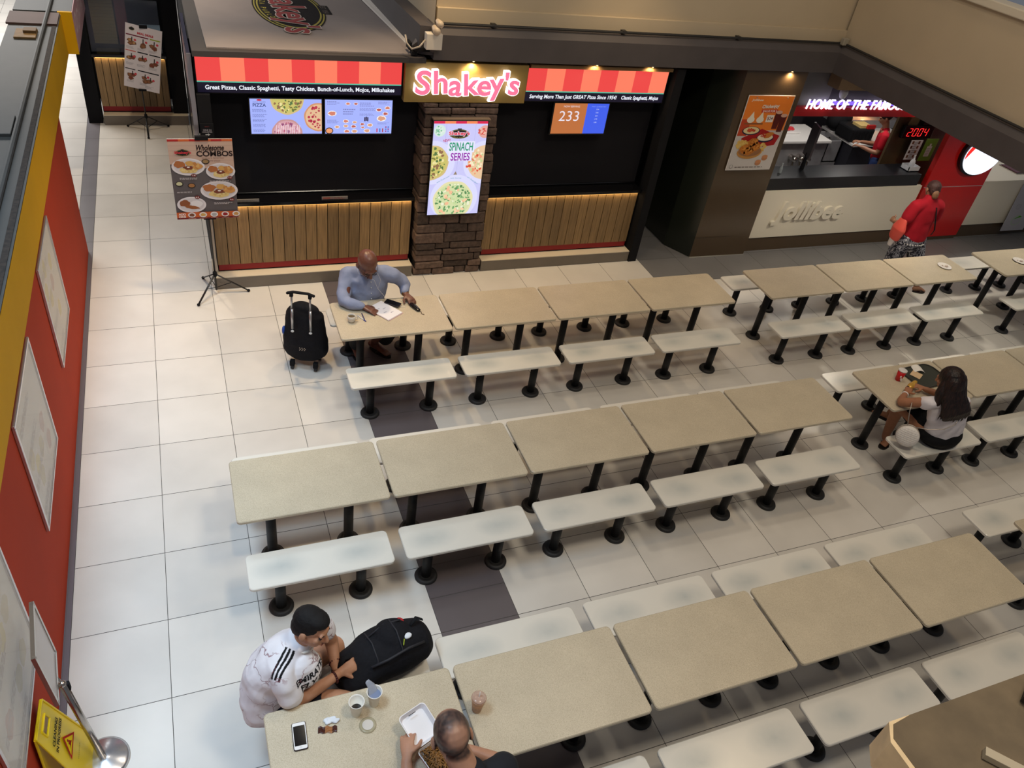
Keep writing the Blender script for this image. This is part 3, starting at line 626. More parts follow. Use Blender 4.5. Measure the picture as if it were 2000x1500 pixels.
a.poly([(.08, .42), (.35, .54), (.66, .45), (.62, .33), (.40, .30), (.1, .36)], (170, 24, 26), 1.2)
a.disc(.19, .515, .135, .055, (24, 26, 60), 2); a.disc(.19, .52, .12, .046, (232, 214, 160), 2.3); a.scatter(.19, .525, .07, [(190, 60, 36), (214, 90, 50)], 26, .014, 2.6, ry=.022)
a.disc(.44, .42, .135, .055, (24, 26, 60), 2.1); a.disc(.44, .43, .12, .046, (240, 228, 200), 2.4); a.disc(.48, .46, .075, .035, (206, 124, 48), 2.8, wob=.1, rot=.3); a.scatter(.40, .455, .04, [(190, 60, 36)], 14, .013, 2.9, ry=.02)
a.scatter(.12, .335, .09, [(232, 196, 110), (222, 180, 90)], 60, .018, 2.2, ry=.05); a.scatter(.44, .29, .06, [(232, 196, 110), (222, 180, 90)], 40, .018, 2.2, ry=.07)
a.disc(.27, .235, .19, .085, (196, 140, 70), 3.4); a.disc(.27, .25, .175, .07, (156, 108, 70), 3.6)
for (x, y, r) in ((.20, .28, .085), (.33, .31, .075), (.28, .37, .07), (.25, .25, .07)): a.disc(x, y, r * 1.1, r * .75, (198, 118, 42), 3.8, wob=.1); a.scatter(x, y, r * .8, [(222, 150, 66), (180, 100, 34), (210, 134, 52)], 26, .013, 4, ry=r * .5)
for x, y in ((.46, .10), (.54, .165)): a.disc(x, y - .012, .045, .03, (190, 130, 90), 3); a.disc(x, y + .012, .045, .022, (206, 140, 92), 3.3)
a.lines(.12, .03, .55, .045, 1, (120, 110, 104), 2, fill=.8, ragged=0); a.disc(.06, .045, .028, .026, (130, 130, 126), 2); a.disc(.06, .047, .022, .02, (206, 200, 196), 2.2)
a.build('print', PRINT, (0, -.0008, 0), (1, 0, 0), (0, 0, 1), t, step=.0016)
bm = bmesh.new()
for x in (.12, .58): ells(bm, (x, -.004, H_ - .02), .008, .006, .008)
obj('pins', bm, mat('steel', (180, 175, 170), .3, metal=1), t)

t = thing('chicken_counter', 'long cream counter front with raised Jollibee lettering', 'counter')
obj('front_panel', B(8.30, 11.18, .625, .67, .215, .93, .003), white, t); obj('base', B(8.28, 11.18, .645, .9, 0, .215), brown, t)
obj('black_shelf', B(8.30, 11.08, .64, 1.03, .93, 1.10, .004), mat('black_stone', (26, 27, 32), .3, spec=.5), t)
def relief_text(name, s, m, par, org, U, Vv, w, h, thick, bold, shear, rot=0):
    cu = bpy.data.curves.new('t', 'FONT'); cu.body = s; cu.offset = bold; cu.shear = shear; cu.resolution_u = 5; cu.extrude = .5; cu.space_character = 1.06
    to = bpy.data.objects.new('t', cu); C.objects.link(to); dg = bpy.context.evaluated_depsgraph_get(); me = bpy.data.meshes.new_from_object(to.evaluated_get(dg))
    xs = [v.co.x for v in me.vertices]; ys = [v.co.y for v in me.vertices]; org, U, Vv = V(org), V(U), V(Vv); N = U.cross(Vv).normalized()
    sx = w / (max(xs) - min(xs)); sy = h / (max(ys) - min(ys)); cx = (max(xs) + min(xs)) / 2; cy = (max(ys) + min(ys)) / 2
    for v in me.vertices:
        a, b = (v.co.x - cx) * sx, (v.co.y - cy) * sy
        v.co = org + U * (a * math.cos(rot) - b * math.sin(rot)) + Vv * (a * math.sin(rot) + b * math.cos(rot)) + N * ((v.co.z + .5) * thick)
    bpy.data.objects.remove(to); bpy.data.curves.remove(cu); me.name = name; return link(name, me, m, par)
relief_text('raised_lettering', 'Jollibee', white, t, (9.20, .626, .58), (1, 0, 0), (0, 0, 1), 1.24, .35, .04, .045, .22, rot=-.02)
t = thing('fascia_sign', 'red fascia band with glowing white letters HOME OF THE FAMOUS', 'sign')
obj('red_band', B(8.27, 11.0, 1.04, 1.10, 1.80, 1.925), mat('red_band', (206, 34, 38), .35), t)
obj('dark_panel', B(9.25, 11.4, 1.10, 1.14, 1.925, 2.515), mat('plum_panel', (48, 36, 50), .5), t); obj('grey_panel', B(8.27, 9.25, 1.10, 1.14, 1.925, 2.52), mat('grey_panel', (112, 110, 112), .5), t)
relief_text('glowing_letters', 'HOME OF THE FAMOUS', mat('white_letter_glow', (250, 246, 255), .4, emit=1.3), t, (9.73, 1.035, 1.97), (1, 0, 0), (0, 0, 1), 1.76, .13, .02, .004, .14)
bm = bmesh.new(); box(bm, 8.95, 10.95, 1.085, 1.095, 1.94, 1.99); obj('glow_strip', bm, mat('violet_glow', (110, 80, 220), .5, emit=1.2), t)
t = thing('duct_box', 'tan boxed duct with a white label above the HOME letters', 'box', (9.42, .99, 2.35)); obj('case', B(-.30, .35, -.12, .1, -.14, .165, .004), mat('tan_box', (150, 124, 92), .6), t)
a = Art(); a.rect(-.13, -.04, .06, .12, (150, 164, 190), 1); a.lines(-.11, -.02, .04, .1, 5, (110, 124, 150), 1.5); a.build('label', MATTE, (0, -.1205, 0), (1, 0, 0), (0, 0, 1), t)
t = thing('dome_camera', 'white dome shaped camera hanging above the HOME letters', 'camera', (9.33, .96, 2.115)); bm = bmesh.new(); lathe(bm, 0, 0, [(.050, .07), (.056, .04), (.050, .0), (.034, -.033), (.010, -.046)], 24); obj('dome', bm, mat('white_dome', (214, 216, 226), .3), t, True)
bm = bmesh.new(); lathe(bm, 0, 0, [(.03, .07), (.03, .095)], 12); obj('neck', bm, mat('white_dome', 0), t)
# brown side column with displays
tag(obj('brown_pier', B(10.74, 11.95, 1.15, 1.19, 0, 2.515), mat('brown_pier', (84, 66, 44), .35, noise_amt=.06, noise_scale=3)), 'brown wall pier behind the red number display', 'pillar')
def seg_digit(a, ch, x, y, w, h, col, t_=.16):
    S_ = {'2': 'abged', '0': 'abcdef', '4': 'fgbc'}[ch]; k = w * t_; q = h * .08
    R = {'a': (x + k, y + h - q, x + w - k, y + h), 'd': (x + k, y, x + w - k, y + q), 'g': (x + k, y + h / 2 - q / 2, x + w - k, y + h / 2 + q / 2),
         'f': (x, y + h / 2 + q / 2, x + k, y + h - q / 2), 'e': (x, y + q / 2, x + k, y + h / 2 - q / 2), 'b': (x + w - k, y + h / 2 + q / 2, x + w, y + h - q / 2), 'c': (x + w - k, y + q / 2, x + w, y + h / 2 - q / 2)}
    for s in S_: a.rect(*R[s], col, 1)
t = thing('number_display', 'black display with red digits 2004 on the brown pier', 'display', (11.12, 1.06, 1.56)); obj('case', B(-.28, .30, 0, .06, -.085, .10, .006), blackgloss, t)
a = Art()
for i, c in enumerate('2004'): seg_digit(a, c, -.20 + i * .105, -.055, .075, .12, (255, 40, 40))
a.build('digits', mat('red_led', (255, 40, 40), .5, attr='Col', emit=1.6), (0, -.001, 0), (1, .0, 0), (.12, 0, 1), t)
t = thing('counter_sign', 'small black lightbox with white script above the 2004 display', 'sign', (11.36, 1.06, 1.74)); obj('case', B(-.2, .30, 0, .06, -.07, .08, .006), blackgloss, t)
a = Art(); a.text('Welcome', .08, 0, .36, .085, (245, 248, 255), 1, bold=.03, shear=.3); a.build('script', LIT, (0, -.001, 0), (1, 0, 0), (0, 0, 1), t)
t = thing('notice_sheet', 'white notice with little food pictures under the 2004 display', 'notice', (11.18, 1.05, 1.30)); obj('sheet', B(-.115, .115, 0, .006, -.15, .15), mat('white_paper', (226, 222, 218), .6), t); random.seed(8)
a = Art()
for i in range(2):
    for j in range(4): a.rect(-.09 + i * .12, -.12 + j * .07, -.05 + i * .12, -.075 + j * .07, random.choice(((120, 80, 60), (90, 60, 50), (150, 110, 80))), 1)
a.lines(-.04, -.13, .03, .13, 9, (150, 150, 150), 1); a.build('print', MATTE, (0, -.001, 0), (1, 0, 0), (0, 0, 1), t)
t = thing('green_poster', 'green sanitiser poster beside the food notice on the pier', 'poster', (11.47, 1.04, 1.30)); obj('sheet', B(-.12, .12, 0, .008, -.17, .17), mat('green_sheet', (112, 160, 52), .5), t)
a = Art(); a.poly([(-.05, -.1), (.05, -.1), (.05, .06), (-.05, .06)], (222, 226, 216), 1); a.rect(-.018, .06, .018, .10, (222, 226, 216), 1); a.lines(-.04, -.08, .04, .04, 5, (160, 170, 150), 1.5); a.build('print', MATTE, (0, -.001, 0), (1, 0, 0), (0, 0, 1), t)
t = thing('soap_tray', 'white tray with a pump bottle on the right end of the black shelf', 'tray', (11.0, .82, 1.10))
bm = bmesh.new(); box(bm, -.11, .11, -.08, .08, 0, .012); box(bm, -.11, .11, -.08, -.07, 0, .07); box(bm, -.11, .11, .07, .08, 0, .07); box(bm, -.11, -.10, -.08, .08, 0, .07); box(bm, .10, .11, -.08, .08, 0, .07); obj('tray', bm, mat('white_tray', (216, 218, 222), .4), t)
t = thing('pump_bottle', 'white pump bottle standing in the white tray on the black shelf', 'bottle', (11.0, .82, 1.113)); bm = bmesh.new(); lathe(bm, 0, 0, [(.036, 0), (.038, .10), (.030, .13), (.012, .15), (.012, .17)], 20); obj('body', bm, mat('white_bottle', (225, 226, 228), .35), t, True)
bm = bmesh.new(); loft(bm, [(0, 0, .17), (0, 0, .20), (-.04, -.01, .195)], [.007, .008, .006]); obj('pump', bm, mat('white_bottle', 0), t)
# red column with a lit oval
t = thing('red_column', 'glossy red column at the end of the Jollibee counter', 'column')
redg = mat('red_gloss', (196, 26, 24), .2, noise_amt=.05, noise_scale=2)
obj('cladding', B(11.20, 12.42, .60, .68, .06, 2.52), redg, t); obj('base', B(11.21, 12.41, .61, .67, 0, .06), brown, t); obj('metal_bead', B(11.195, 12.43, .597, .601, .905, .915), mat('bead', (210, 180, 180), .3, metal=.5), t)
t = thing('oval_lightbox', 'glowing blank white and red oval lightbox on the red column', 'sign', (12.02, .56, 1.42))
def ovalp(rx, rz, dy0, dy1, mm, name, cx=0, cz=0, par=t):
    bm = bmesh.new(); n = 48; quad_slab(bm, [(cx + rx * math.cos(6.2832 * i / n), dy0, cz + rz * math.sin(6.2832 * i / n)) for i in range(n)], (0, dy1 - dy0, 0)); return obj(name, bm, mm, par)
ovalp(.41, .34, -.012, .04, blackgloss, 'case', -.03, .02); ovalp(.375, .30, -.025, -.012, mat('white_acrylic', (232, 240, 255), .4, emit=1.15), 'white_face')
bm = bmesh.new(); n = 20; quad_slab(bm, [(.375 * math.cos(a), -.026, .30 * math.sin(a)) for a in [math.radians(115 + 75 * i / n) for i in range(n + 1)]], (0, -.004, 0)); obj('red_segment', bm, mat('red_acrylic', (240, 40, 30), .4, emit=.9), t)
# right counter
t = thing('service_counter', 'cream counter right of the red column with a pale top', 'counter'); obj('front_panel', B(12.43, 15, .625, .67, .215, .93, .003), white, t); obj('base', B(12.4, 15, .645, .9, 0, .215), brown, t)
obj('worktop', B(12.43, 15, .62, 1.5, .93, .965, .004), white, t)
t = thing('glass_display', 'dark red glass topped tray set into the pale worktop at the right edge', 'tray', (13.65, 1.0, .966)); obj('tray', B(-.25, .45, -.16, .16, 0, .02), mat('maroon_tray', (96, 40, 46), .2), t); obj('rim', B(-.27, .47, -.18, .18, 0, .012), mat('steel', 0), t)
t = thing('onion_banner', 'grey poster with faint green ring drawings leaning on the right counter', 'poster', (13.62, .56, .10)); bm = bmesh.new(); quad_slab(bm, [(-.27, 0, 0), (.27, 0, 0), (.27, .05, .80), (-.27, .05, .80)], (0, .008, 0)); obj('sheet', bm, mat('grey_sheet', (176, 174, 180), .5), t)
a = Art()
for (x, y, r, c) in ((-.02, .18, .11, (170, 190, 160)), (.1, .5, .12, (190, 170, 140)), (-.12, .42, .06, (160, 160, 165)), (.12, .70, .09, (165, 185, 160))):
    a.disc(x, y, r, r * .8, c, 1); a.disc(x, y, r * .86, r * .68, (176, 174, 180), 1.3)
a.poly([(-.1, .2), (.02, .26), (.08, .24), (.0, .22)], (90, 160, 60), 2); a.poly([(.02, .5), (.14, .62), (.16, .6), (.05, .48)], (190, 160, 60), 2)
a.build('drawing', MATTE, (0, -.0015, 0), (1, 0, 0), (0, .0625, 1), t)
# kitchen behind the black shelf
steel = mat('brushed_steel', (158, 156, 158), .35, metal=.4, noise_amt=.08, noise_scale=12); wtop = mat('white_worktop', (222, 218, 214), .35)
struct('wall_kitchen', B(8.2, 15, 4.2, 4.3, 0, 2.52), mat('kitchen_wall', (70, 62, 66), .6))
t = thing('drinks_counter', 'steel fronted drinks counter with a white top and round tap valves', 'counter', (9.9, 2.36, 0)); obj('body', B(-1.5, .98, .05, .7, 0, .86), steel, t); obj('top', B(-1.52, 1.0, 0, .72, .86, .90, .004), wtop, t)
for x in (0.31, 0.45, 0.60):
    bm = bmesh.new(); loft(bm, [(x, .06, .62), (x, -.05, .62)], [.05, .045], None, 14); loft(bm, [(x, -.03, .62), (x, -.05, .52)], [.018, .02], None, 10); obj('tap_valve', bm, mat('chrome', (200, 196, 190), .15, metal=1), t, True)
t = thing('steel_sink', 'open stainless sink between the two white kitchen tops', 'sink', (11.08, 2.45, 0)); bm = bmesh.new(); box(bm, -.17, .15, 0, .03, .5, .86); box(bm, -.17, .15, .4, .43, .5, .86); box(bm, -.17, -.14, 0, .43, .5, .86); box(bm, .12, .15, 0, .43, .5, .86); box(bm, -.17, .15, 0, .43, 0, .52); obj('basin', bm, steel, t)
bm = bmesh.new(); tube(bm, [(.05, .3, .52), (.05, .3, .78), (.03, .2, .84), (.02, .12, .8)], .012); obj('tap', bm, mat('chrome', 0), t, True)
t = thing('packing_counter', 'white topped packing counter in the kitchen below the black fryer bin', 'counter', (11.7, 2.2, 0)); obj('body', B(-.45, .9, .03, .8, 0, .86), mat('dark_cabinet', (44, 44, 52), .4), t); obj('top', B(-.48, .95, 0, .82, .86, .90, .004), wtop, t)
t = thing('heated_bin', 'black ribbed bin on the kitchen counter with an open tray on top', 'bin', (11.42, 2.45, .90)); bm = bmesh.new(); box(bm, -.24, .24, -.16, .22, 0, .22, .03)
for i in range(6): box(bm, -.2 + i * .075, -.18 + i * .075, -.17, -.155, .03, .18)
obj('bin', bm, blackmatte, t)
t = thing('food_tray', 'yellow and red box lying on top of the black kitchen bin', 'box', (11.50, 2.42, 1.12)); obj('liner', B(-.14, .10, -.08, .12, 0, .04), mat('pale_yellow', (216, 186, 120), .6), t); obj('red_side', B(-.02, .14, -.12, -.08, 0, .06), mat('box_red', (190, 30, 30), .5), t)
t = thing('till_monitor', 'tilted black till monitor seen from behind, left side of the kitchen opening', 'monitor', (9.08, .93, 1.101)); bm = bmesh.new(); obox(bm, (0, .0, .40), (.35, 1, 0), (0, .0, 1), (1, -.35, 0), .12, .22, .015); obj('screen_back', bm, mat('monitor_back', (52, 44, 52), .35), t); bm = bmesh.new(); loft(bm, [(0, .0, .012), (0, .0, .22)], [.03, .02]); obj('stand', bm, blackmatte, t)
t = thing('drink_machine', 'bulky black drinks machine with hanging cables at the left of the kitchen', 'machine', (9.1, 2.42, .9)); bm = bmesh.new(); box(bm, -.35, .25, .1, .5, .0, .55, .05); ells(bm, (.0, .15, .5), .18, .14, .2); obj('body', bm, blackgloss, t)
bm = bmesh.new(); 
for k in range(4): tube(bm, [(-.2 + k * .1, .08, .45), (-.1 + k * .1, -.02, .25 - k * .03), (.05 + k * .07, .0, .1), (.2, .05, .02)], .008, 6)
obj('cables', bm, mat('black_cable', (20, 20, 22), .4), t)
t = thing('paper_tray', 'white tray of red wrappers on the kitchen counter behind the till', 'tray', (10.3, 2.78, .901)); bm = bmesh.new(); slab_rr(bm, 0, 0, 0, .03, .42, .26, .08); obj('tray', bm, wtop, t); random.seed(4); bm = bmesh.new()
for i in range(6): ells(bm, (random.uniform(-.1, .1), random.uniform(-.06, .06), .045), .05, .03, .018)
obj('wrappers', bm, mat('wrapper_red', (200, 40, 50), .5), t)
t = thing('paper_stack', 'open white papers standing on the drinks counter', 'papers', (10.15, 2.9, .90)); bm = bmesh.new(); obox(bm, (0, 0, .1), (1, .3, 0), (0, 0, 1), (-.3, 1, 0), .1, .1, .006); obj('sheets', bm, mat('white_paper', 0), t)
t = thing('dark_mixer', 'dark rounded appliance beside the black bin in the kitchen', 'appliance', (11.32, 2.83, .90)); bm = bmesh.new(); ells(bm, (0, 0, .16), .2, .15, .16); ells(bm, (.12, -.05, .22), .1, .1, .1); obj('body', bm, blackmatte, t, True)
t = thing('heat_lamp_shelf', 'steel food shelf glowing orange under its heat lamp', 'shelf', (12.0, 2.9, .9)); obj('cabinet', B(-.45, .8, 0, .5, .0, .14), steel, t); obj('slope', B(-.45, .8, .25, .5, .14, .38), steel, t); obj('warm_lamp', B(-.1, .35, .22, .245, .32, .36), mat('heat_glow', (255, 150, 60), .5, emit=3), t)
d = bpy.data.lights.new('heat_light', 'POINT'); d.energy = 4; d.color = (1, .5, .2); d.shadow_soft_size = .03; o = bpy.data.objects.new('heat_light', d); C.objects.link(o); o.location = (12.05, 3.0, 1.15)
tag(obj('back_shelf', B(8.4, 14, 3.6, 4.19, 1.25, 1.3), steel), 'long steel shelf on the far kitchen wall', 'shelf')
for k, (x, c, lab) in enumerate(((9.9, (60, 56, 60), 'grey box on the far kitchen shelf above the drinks counter'), (10.5, (190, 186, 180), 'white box on the far kitchen shelf behind the dark appliance'), (11.7, (84, 80, 84), 'wide grey box on the far kitchen shelf near the heat lamp'))):
    tag(obj('storage_box', B(x, x + .35, 3.7, 4.0, 1.301, 1.48, .01), mat('sb%d' % k, c, .5)), lab, 'box', 'boxes on the kitchen shelf')
tag(obj('glass_bottle', (lambda bm: (lathe(bm, 8.62, .82, [(.022, 1.10), (.024, 1.16), (.012, 1.2), (.011, 1.235)], 14), bm)[1])(bmesh.new()), mat('clear_bottle', (190, 200, 205), .15, alpha=.6)), 'small clear bottle on the black shelf beside the brown column', 'bottle')

# ================================================================ tables and benches
random.seed(9)
def stone_top_mat():
    m = mat('speckled_beige_top', (196, 184, 160), .33, spec=.45); nt = m.node_tree; b = nt.nodes['Principled BSDF']
    tc = nt.nodes.new('ShaderNodeTexCoord'); n = nt.nodes.new('ShaderNodeTexNoise'); n.inputs['Scale'].default_value = 330; n.inputs['Detail'].default_value = 3
    n2 = nt.nodes.new('ShaderNodeTexNoise'); n2.inputs['Scale'].default_value = 4; n2.inputs['Detail'].default_value = 5
    cr = nt.nodes.new('ShaderNodeValToRGB'); cr.color_ramp.elements[0].position = .36; cr.color_ramp.elements[0].color = lin((180, 166, 141)); cr.color_ramp.elements[1].position = .62; cr.color_ramp.elements[1].color = lin((206, 194, 171))
    e = cr.color_ramp.elements.new(.49); e.color = lin((198, 185, 160))
    s = nt.nodes.new('ShaderNodeVectorMath'); s.operation = 'SCALE'; mr = nt.nodes.new('ShaderNodeMapRange'); mr.inputs[1].default_value = .3; mr.inputs[2].default_value = .7; mr.inputs[3].default_value = .93; mr.inputs[4].default_value = 1.05
    nt.links.new(tc.outputs['Object'], n.inputs[0]); nt.links.new(tc.outputs['Object'], n2.inputs[0]); nt.links.new(n.outputs[0], cr.inputs[0]); nt.links.new(n2.outputs[0], mr.inputs[0])
    nt.links.new(cr.outputs[0], s.inputs[0]); nt.links.new(mr.outputs[0], s.inputs['Scale']); nt.links.new(s.outputs[0], b.inputs['Base Color']); return m
def bench_mat():
    m = mat('white_bench_top', (226, 222, 212), .24, spec=.5); nt = m.node_tree; b = nt.nodes['Principled BSDF']
    tc = nt.nodes.new('ShaderNodeTexCoord'); oi = nt.nodes.new('ShaderNodeObjectInfo')
    acc = None
    for sx in (-.27, .27):
        mp = nt.nodes.new('ShaderNodeMapping'); mp.inputs['Location'].default_value = (-sx / .24, 0, 0); mp.inputs['Scale'].default_value = (1 / .24, 1 / .13, 0)
        g = nt.nodes.new('ShaderNodeTexGradient'); g.gradient_type = 'SPHERICAL'; nt.links.new(tc.outputs['Object'], mp.inputs[0]); nt.links.new(mp.outputs[0], g.inputs[0])
        if acc is None: acc = g.outputs['Fac']
        else:
            ad = nt.nodes.new('ShaderNodeMath'); nt.links.new(acc, ad.inputs[0]); nt.links.new(g.outputs['Fac'], ad.inputs[1]); acc = ad.outputs[0]
    n = nt.nodes.new('ShaderNodeTexNoise'); n.inputs['Scale'].default_value = 5; n.inputs['Detail'].default_value = 6; n.noise_dimensions = '4D'
    w = nt.nodes.new('ShaderNodeMath'); w.operation = 'MULTIPLY'; w.inputs[1].default_value = 40; nt.links.new(oi.outputs['Random'], w.inputs[0]); nt.links.new(w.outputs[0], n.inputs['W'])
    nt.links.new(tc.outputs['Object'], n.inputs[0])
    mu = nt.nodes.new('ShaderNodeMath'); mu.operation = 'MULTIPLY'; nt.links.new(acc, mu.inputs[0]); nt.links.new(n.outputs[0], mu.inputs[1])
    mr = nt.nodes.new('ShaderNodeMapRange'); mr.inputs[1].default_value = .05; mr.inputs[2].default_value = .75; mr.inputs[3].default_value = 0; mr.inputs[4].default_value = .6; nt.links.new(mu.outputs[0], mr.inputs[0])
    mx = nt.nodes.new('ShaderNodeMix'); mx.data_type = 'RGBA'; mx.inputs[6].default_value = lin((226, 222, 212)); mx.inputs[7].default_value = lin((120, 142, 150)); nt.links.new(mr.outputs[0], mx.inputs[0]); nt.links.new(mx.outputs[2], b.inputs['Base Color']); return m
TOP = stone_top_mat(); BT = bench_mat(); LEG = mat('black_leg', (26, 27, 29), .5, noise_amt=.2, noise_scale=30, spec=.3); RUB = mat('black_floor_ring', (34, 34, 35), .6, noise_amt=.25, noise_scale=25)
def make_seat_unit(name, label, cat, kind):
    t = thing(name, label, cat)
    h = .75 if kind == 'table' else .45; bm = bmesh.new()
    if kind == 'table': slab_rr(bm, 0, 0, h - .028, h, 1.045, .60, .03, .005); obj('tabletop', bm, TOP, t)
    else: slab_rr(bm, 0, 0, h - .028, h, .985, .30, .035, .005); obj('seat', bm, BT, t)
    for x in (-.285, .285):
        bm = bmesh.new(); lathe(bm, x, 0, [(.037, .0), (.037, h - .033)], 24); l = obj('leg', bm, LEG, t, False)
        for p in l.data.polygons: p.use_smooth = abs(p.normal.z) < .5
        bm = bmesh.new(); lathe(bm, x, 0, [(.086, 0), (.088, .012), (.082, .026), (.062, .032), (.056, .024), (.040, .024)], 32); obj('floor_ring', bm, RUB, l, True)
        if kind == 'table': obj('support_arm', B(x - .02, x + .02, -.22, .22, h - .045, h - .029), LEG, l)
        else: obj('support_arm', B(x - .02, x + .02, -.12, .12, h - .045, h - .029), LEG, l)
    if kind == 'table':
        bm = bmesh.new(); box(bm, -.50, .535, -.21, -.14, h - .05, h - .03); obj('side_rail', bm, LEG, t)
    return t
def copy_tree(r, parent=None):
    c = r.copy(); C.objects.link(c); c.parent = parent
    for ch in r.children: copy_tree(ch, c)
    return c
tab0 = make_seat_unit('dining_table', '-', 'table', 'table'); ben0 = make_seat_unit('bench', '-', 'bench', 'bench')
rows = [('back row', -1.27, -1.755, -.765), ('middle row', -3.205, -3.69, -2.71), ('front row', -5.19, -5.735, -4.655)]
blocks = [('left', 1.11), ('right', 6.915), ('far right', 10.61)]
plan = {(0, 0): [1, 2, 3, 4], (0, 1): [0, 1, 2], (0, 2): [0, 1], (1, 0): [0, 1, 2, 3, 4], (1, 1): [0, 1, 2], (2, 0): [0, 1, 2, 3, 4], (2, 1): [0]}
ordn = ['first', 'second', 'third', 'fourth', 'fifth']
EX_T = {(0, 0, 1): 'where the bald man in the blue shirt sits', (1, 1, 0): 'with a red cup and black tray on it', (2, 0, 0): 'with the phone and two white cups', (2, 0, 1): 'with the iced tea cup on it', (0, 1, 2): 'with a single white plate on it'}
EX_B = {(0, 0, 1, 'b'): 'under the bald man in the blue shirt', (1, 1, 0, 'n'): 'under the long haired woman', (2, 0, 0, 'b'): 'carrying the black backpack', (2, 0, 0, 'n'): 'under the man in the dark shirt at the bottom edge'}
first = [True, True]
for ri, (rn, ty, ny, by) in enumerate(rows):
    for bi, (bn, bx_) in enumerate(blocks):
        ks = plan.get((ri, bi), [])
        for n_, k in enumerate(ks):
            cx = bx_ + 1.07 * k + .525; o = tab0 if first[0] else copy_tree(tab0); first[0] = False; o.location = (cx, ty, 0)
            pos = '%s from the left in the %s block of the %s' % (ordn[n_], bn, rn)
            ex = EX_T.get((ri, bi, k)); o['label'] = 'speckled beige table, ' + pos + ((', ' + ex) if ex and len(ex.split()) <= 6 else '') if ex is None or len(ex.split()) > 3 else ''
            o['label'] = 'beige table, ' + pos; 
            if ex: o['label'] = 'beige table ' + ex + (', ' + rn)
            o['group'] = 'speckled beige dining tables'; o['category'] = 'table'
            for sd, yy, nm in (('n', ny, 'near'), ('b', by, 'rear')):
                if (ri, sd) == (2, 'n') and bi == 1: continue
                o = ben0 if first[1] else copy_tree(ben0); first[1] = False; o.location = (cx - .005 + (.0 if ri else .0), yy, 0)
                ex = EX_B.get((ri, bi, k, sd)); o['label'] = ('white bench ' + ex) if ex else 'white bench, %s side, %s' % (nm, pos.replace('from the left in the', 'of').replace('block of the', 'block,')); o['group'] = 'white benches beside the tables'; o['category'] = 'bench'
# ================================================================ people
def nrm(v): return V(v).normalized()
def frame(F, U):
    F = nrm(F); U = V(U); U = (U - F * U.dot(F)).normalized(); return F, U, F.cross(U)   # forward, up, right
def hand(bm, w, d, up, ts, curl=18, s=1.0, spread=.10):
    w = V(w); d = nrm(d); n = V(up); n = (n - d * n.dot(d)).normalized(); sd = d.cross(n)
    loft(bm, [w - d * .02 * s, w + d * .02 * s, w + d * .06 * s, w + d * .09 * s], [(.024 * s, .019 * s), (.031 * s, .018 * s), (.039 * s, .017 * s), (.038 * s, .014 * s)], sd, 12)
    for i, (o, ln) in enumerate(((-.031, .066), (-.0105, .078), (.0105, .074), (.031, .056)) if ts < 0 else ((.031, .066), (.0105, .078), (-.0105, .074), (-.031, .056))):
        p = w + d * .088 * s + sd * o * s; dd = nrm(d + sd * o * spread * 30); pts = [p]; a = 0
        for k, f in enumerate((.45, .32, .23)):
            a += math.radians(curl * (1 + .25 * k)); pts.append(pts[-1] + (dd * math.cos(a) - n * math.sin(a)) * ln * f * s)
        loft(bm, pts, [.0095 * s, .009 * s, .0082 * s, .0068 * s], None, 10)
    b = w + d * .028 * s + sd * ts * .026 * s; q = nrm(d * .62 + sd * ts * .75 - n * .25); q2 = nrm(d * .9 + sd * ts * .3 - n * .3)
    loft(bm, [b, b + q * .045 * s, b + q * .045 * s + q2 * .033 * s], [.015 * s, .012 * s, .009 * s], None, 10)
def head(bm, c, F, U, s=1.0, jaw=1.0):
    c = V(c); F, U, R = frame(F, U)
    P = lambda f, u, r: c + (F * f + U * u + R * r) * s
    E = lambda f, u, r, a, b, d: ell(bm, P(f, u, r), (R * a * s, F * b * s, U * d * s))
    E(-.012, .030, 0, .074, .092, .083); E(.022, -.035, 0, .062 * jaw, .072, .074); E(.048, -.082, 0, .034 * jaw, .036, .026)
    E(.080, .020, 0, .052, .016, .020)
    loft(bm, [P(.088, .012, 0), P(.110, -.026, 0)], [.009 * s, .015 * s], R, 10); E(.098, -.030, .012, .009, .010, .008); E(.098, -.030, -.012, .009, .010, .008)
    E(.088, -.056, 0, .024, .012, .007); E(.086, -.066, 0, .020, .012, .008)
    for k in (1, -1):
        E(-.004, -.012, .077 * k, .010, .020, .030); E(.004, -.034, .074 * k, .008, .012, .012); E(.066, -.022, .036 * k, .022, .018, .020)
def face_bits(par, c, F, U, s=1.0, brow=(30, 22, 20), lip=(150, 84, 74), closed=True):
    c = V(c); F, U, R = frame(F, U); P = lambda f, u, r: c + (F * f + U * u + R * r) * s
    for k in (1, -1):
        bm = bmesh.new(); ell(bm, P(.081, .000, .031 * k), (R * .013 * s, F * .008 * s, U * (.004 if closed else .006) * s), 12, 8); e = obj('eye', bm, mat('eye_dark' if closed else 'eye_white', (34, 24, 22) if closed else (220, 214, 206), .8), par, True)
        if not closed:
            bm = bmesh.new(); ell(bm, P(.088, .000, .031 * k), (R * .006 * s, F * .003 * s, U * .006 * s), 10, 6); obj('iris', bm, mat('eye_iris', (30, 20, 16), .2), e, True)
        bm = bmesh.new(); loft(bm, [P(.090, .019, .014 * k), P(.090, .025, .032 * k), P(.078, .020, .050 * k)], [.0035 * s, .0045 * s, .003 * s], None, 8); obj('eyebrow', bm, mat('brow_%d' % brow[0], brow, .8), par, True)
    bm = bmesh.new(); ell(bm, P(.098, -.060, 0), (R * .022 * s, F * .005 * s, U * .006 * s), 12, 6); obj('lips', bm, mat('lips_%d' % lip[0], lip, .5), par, True)
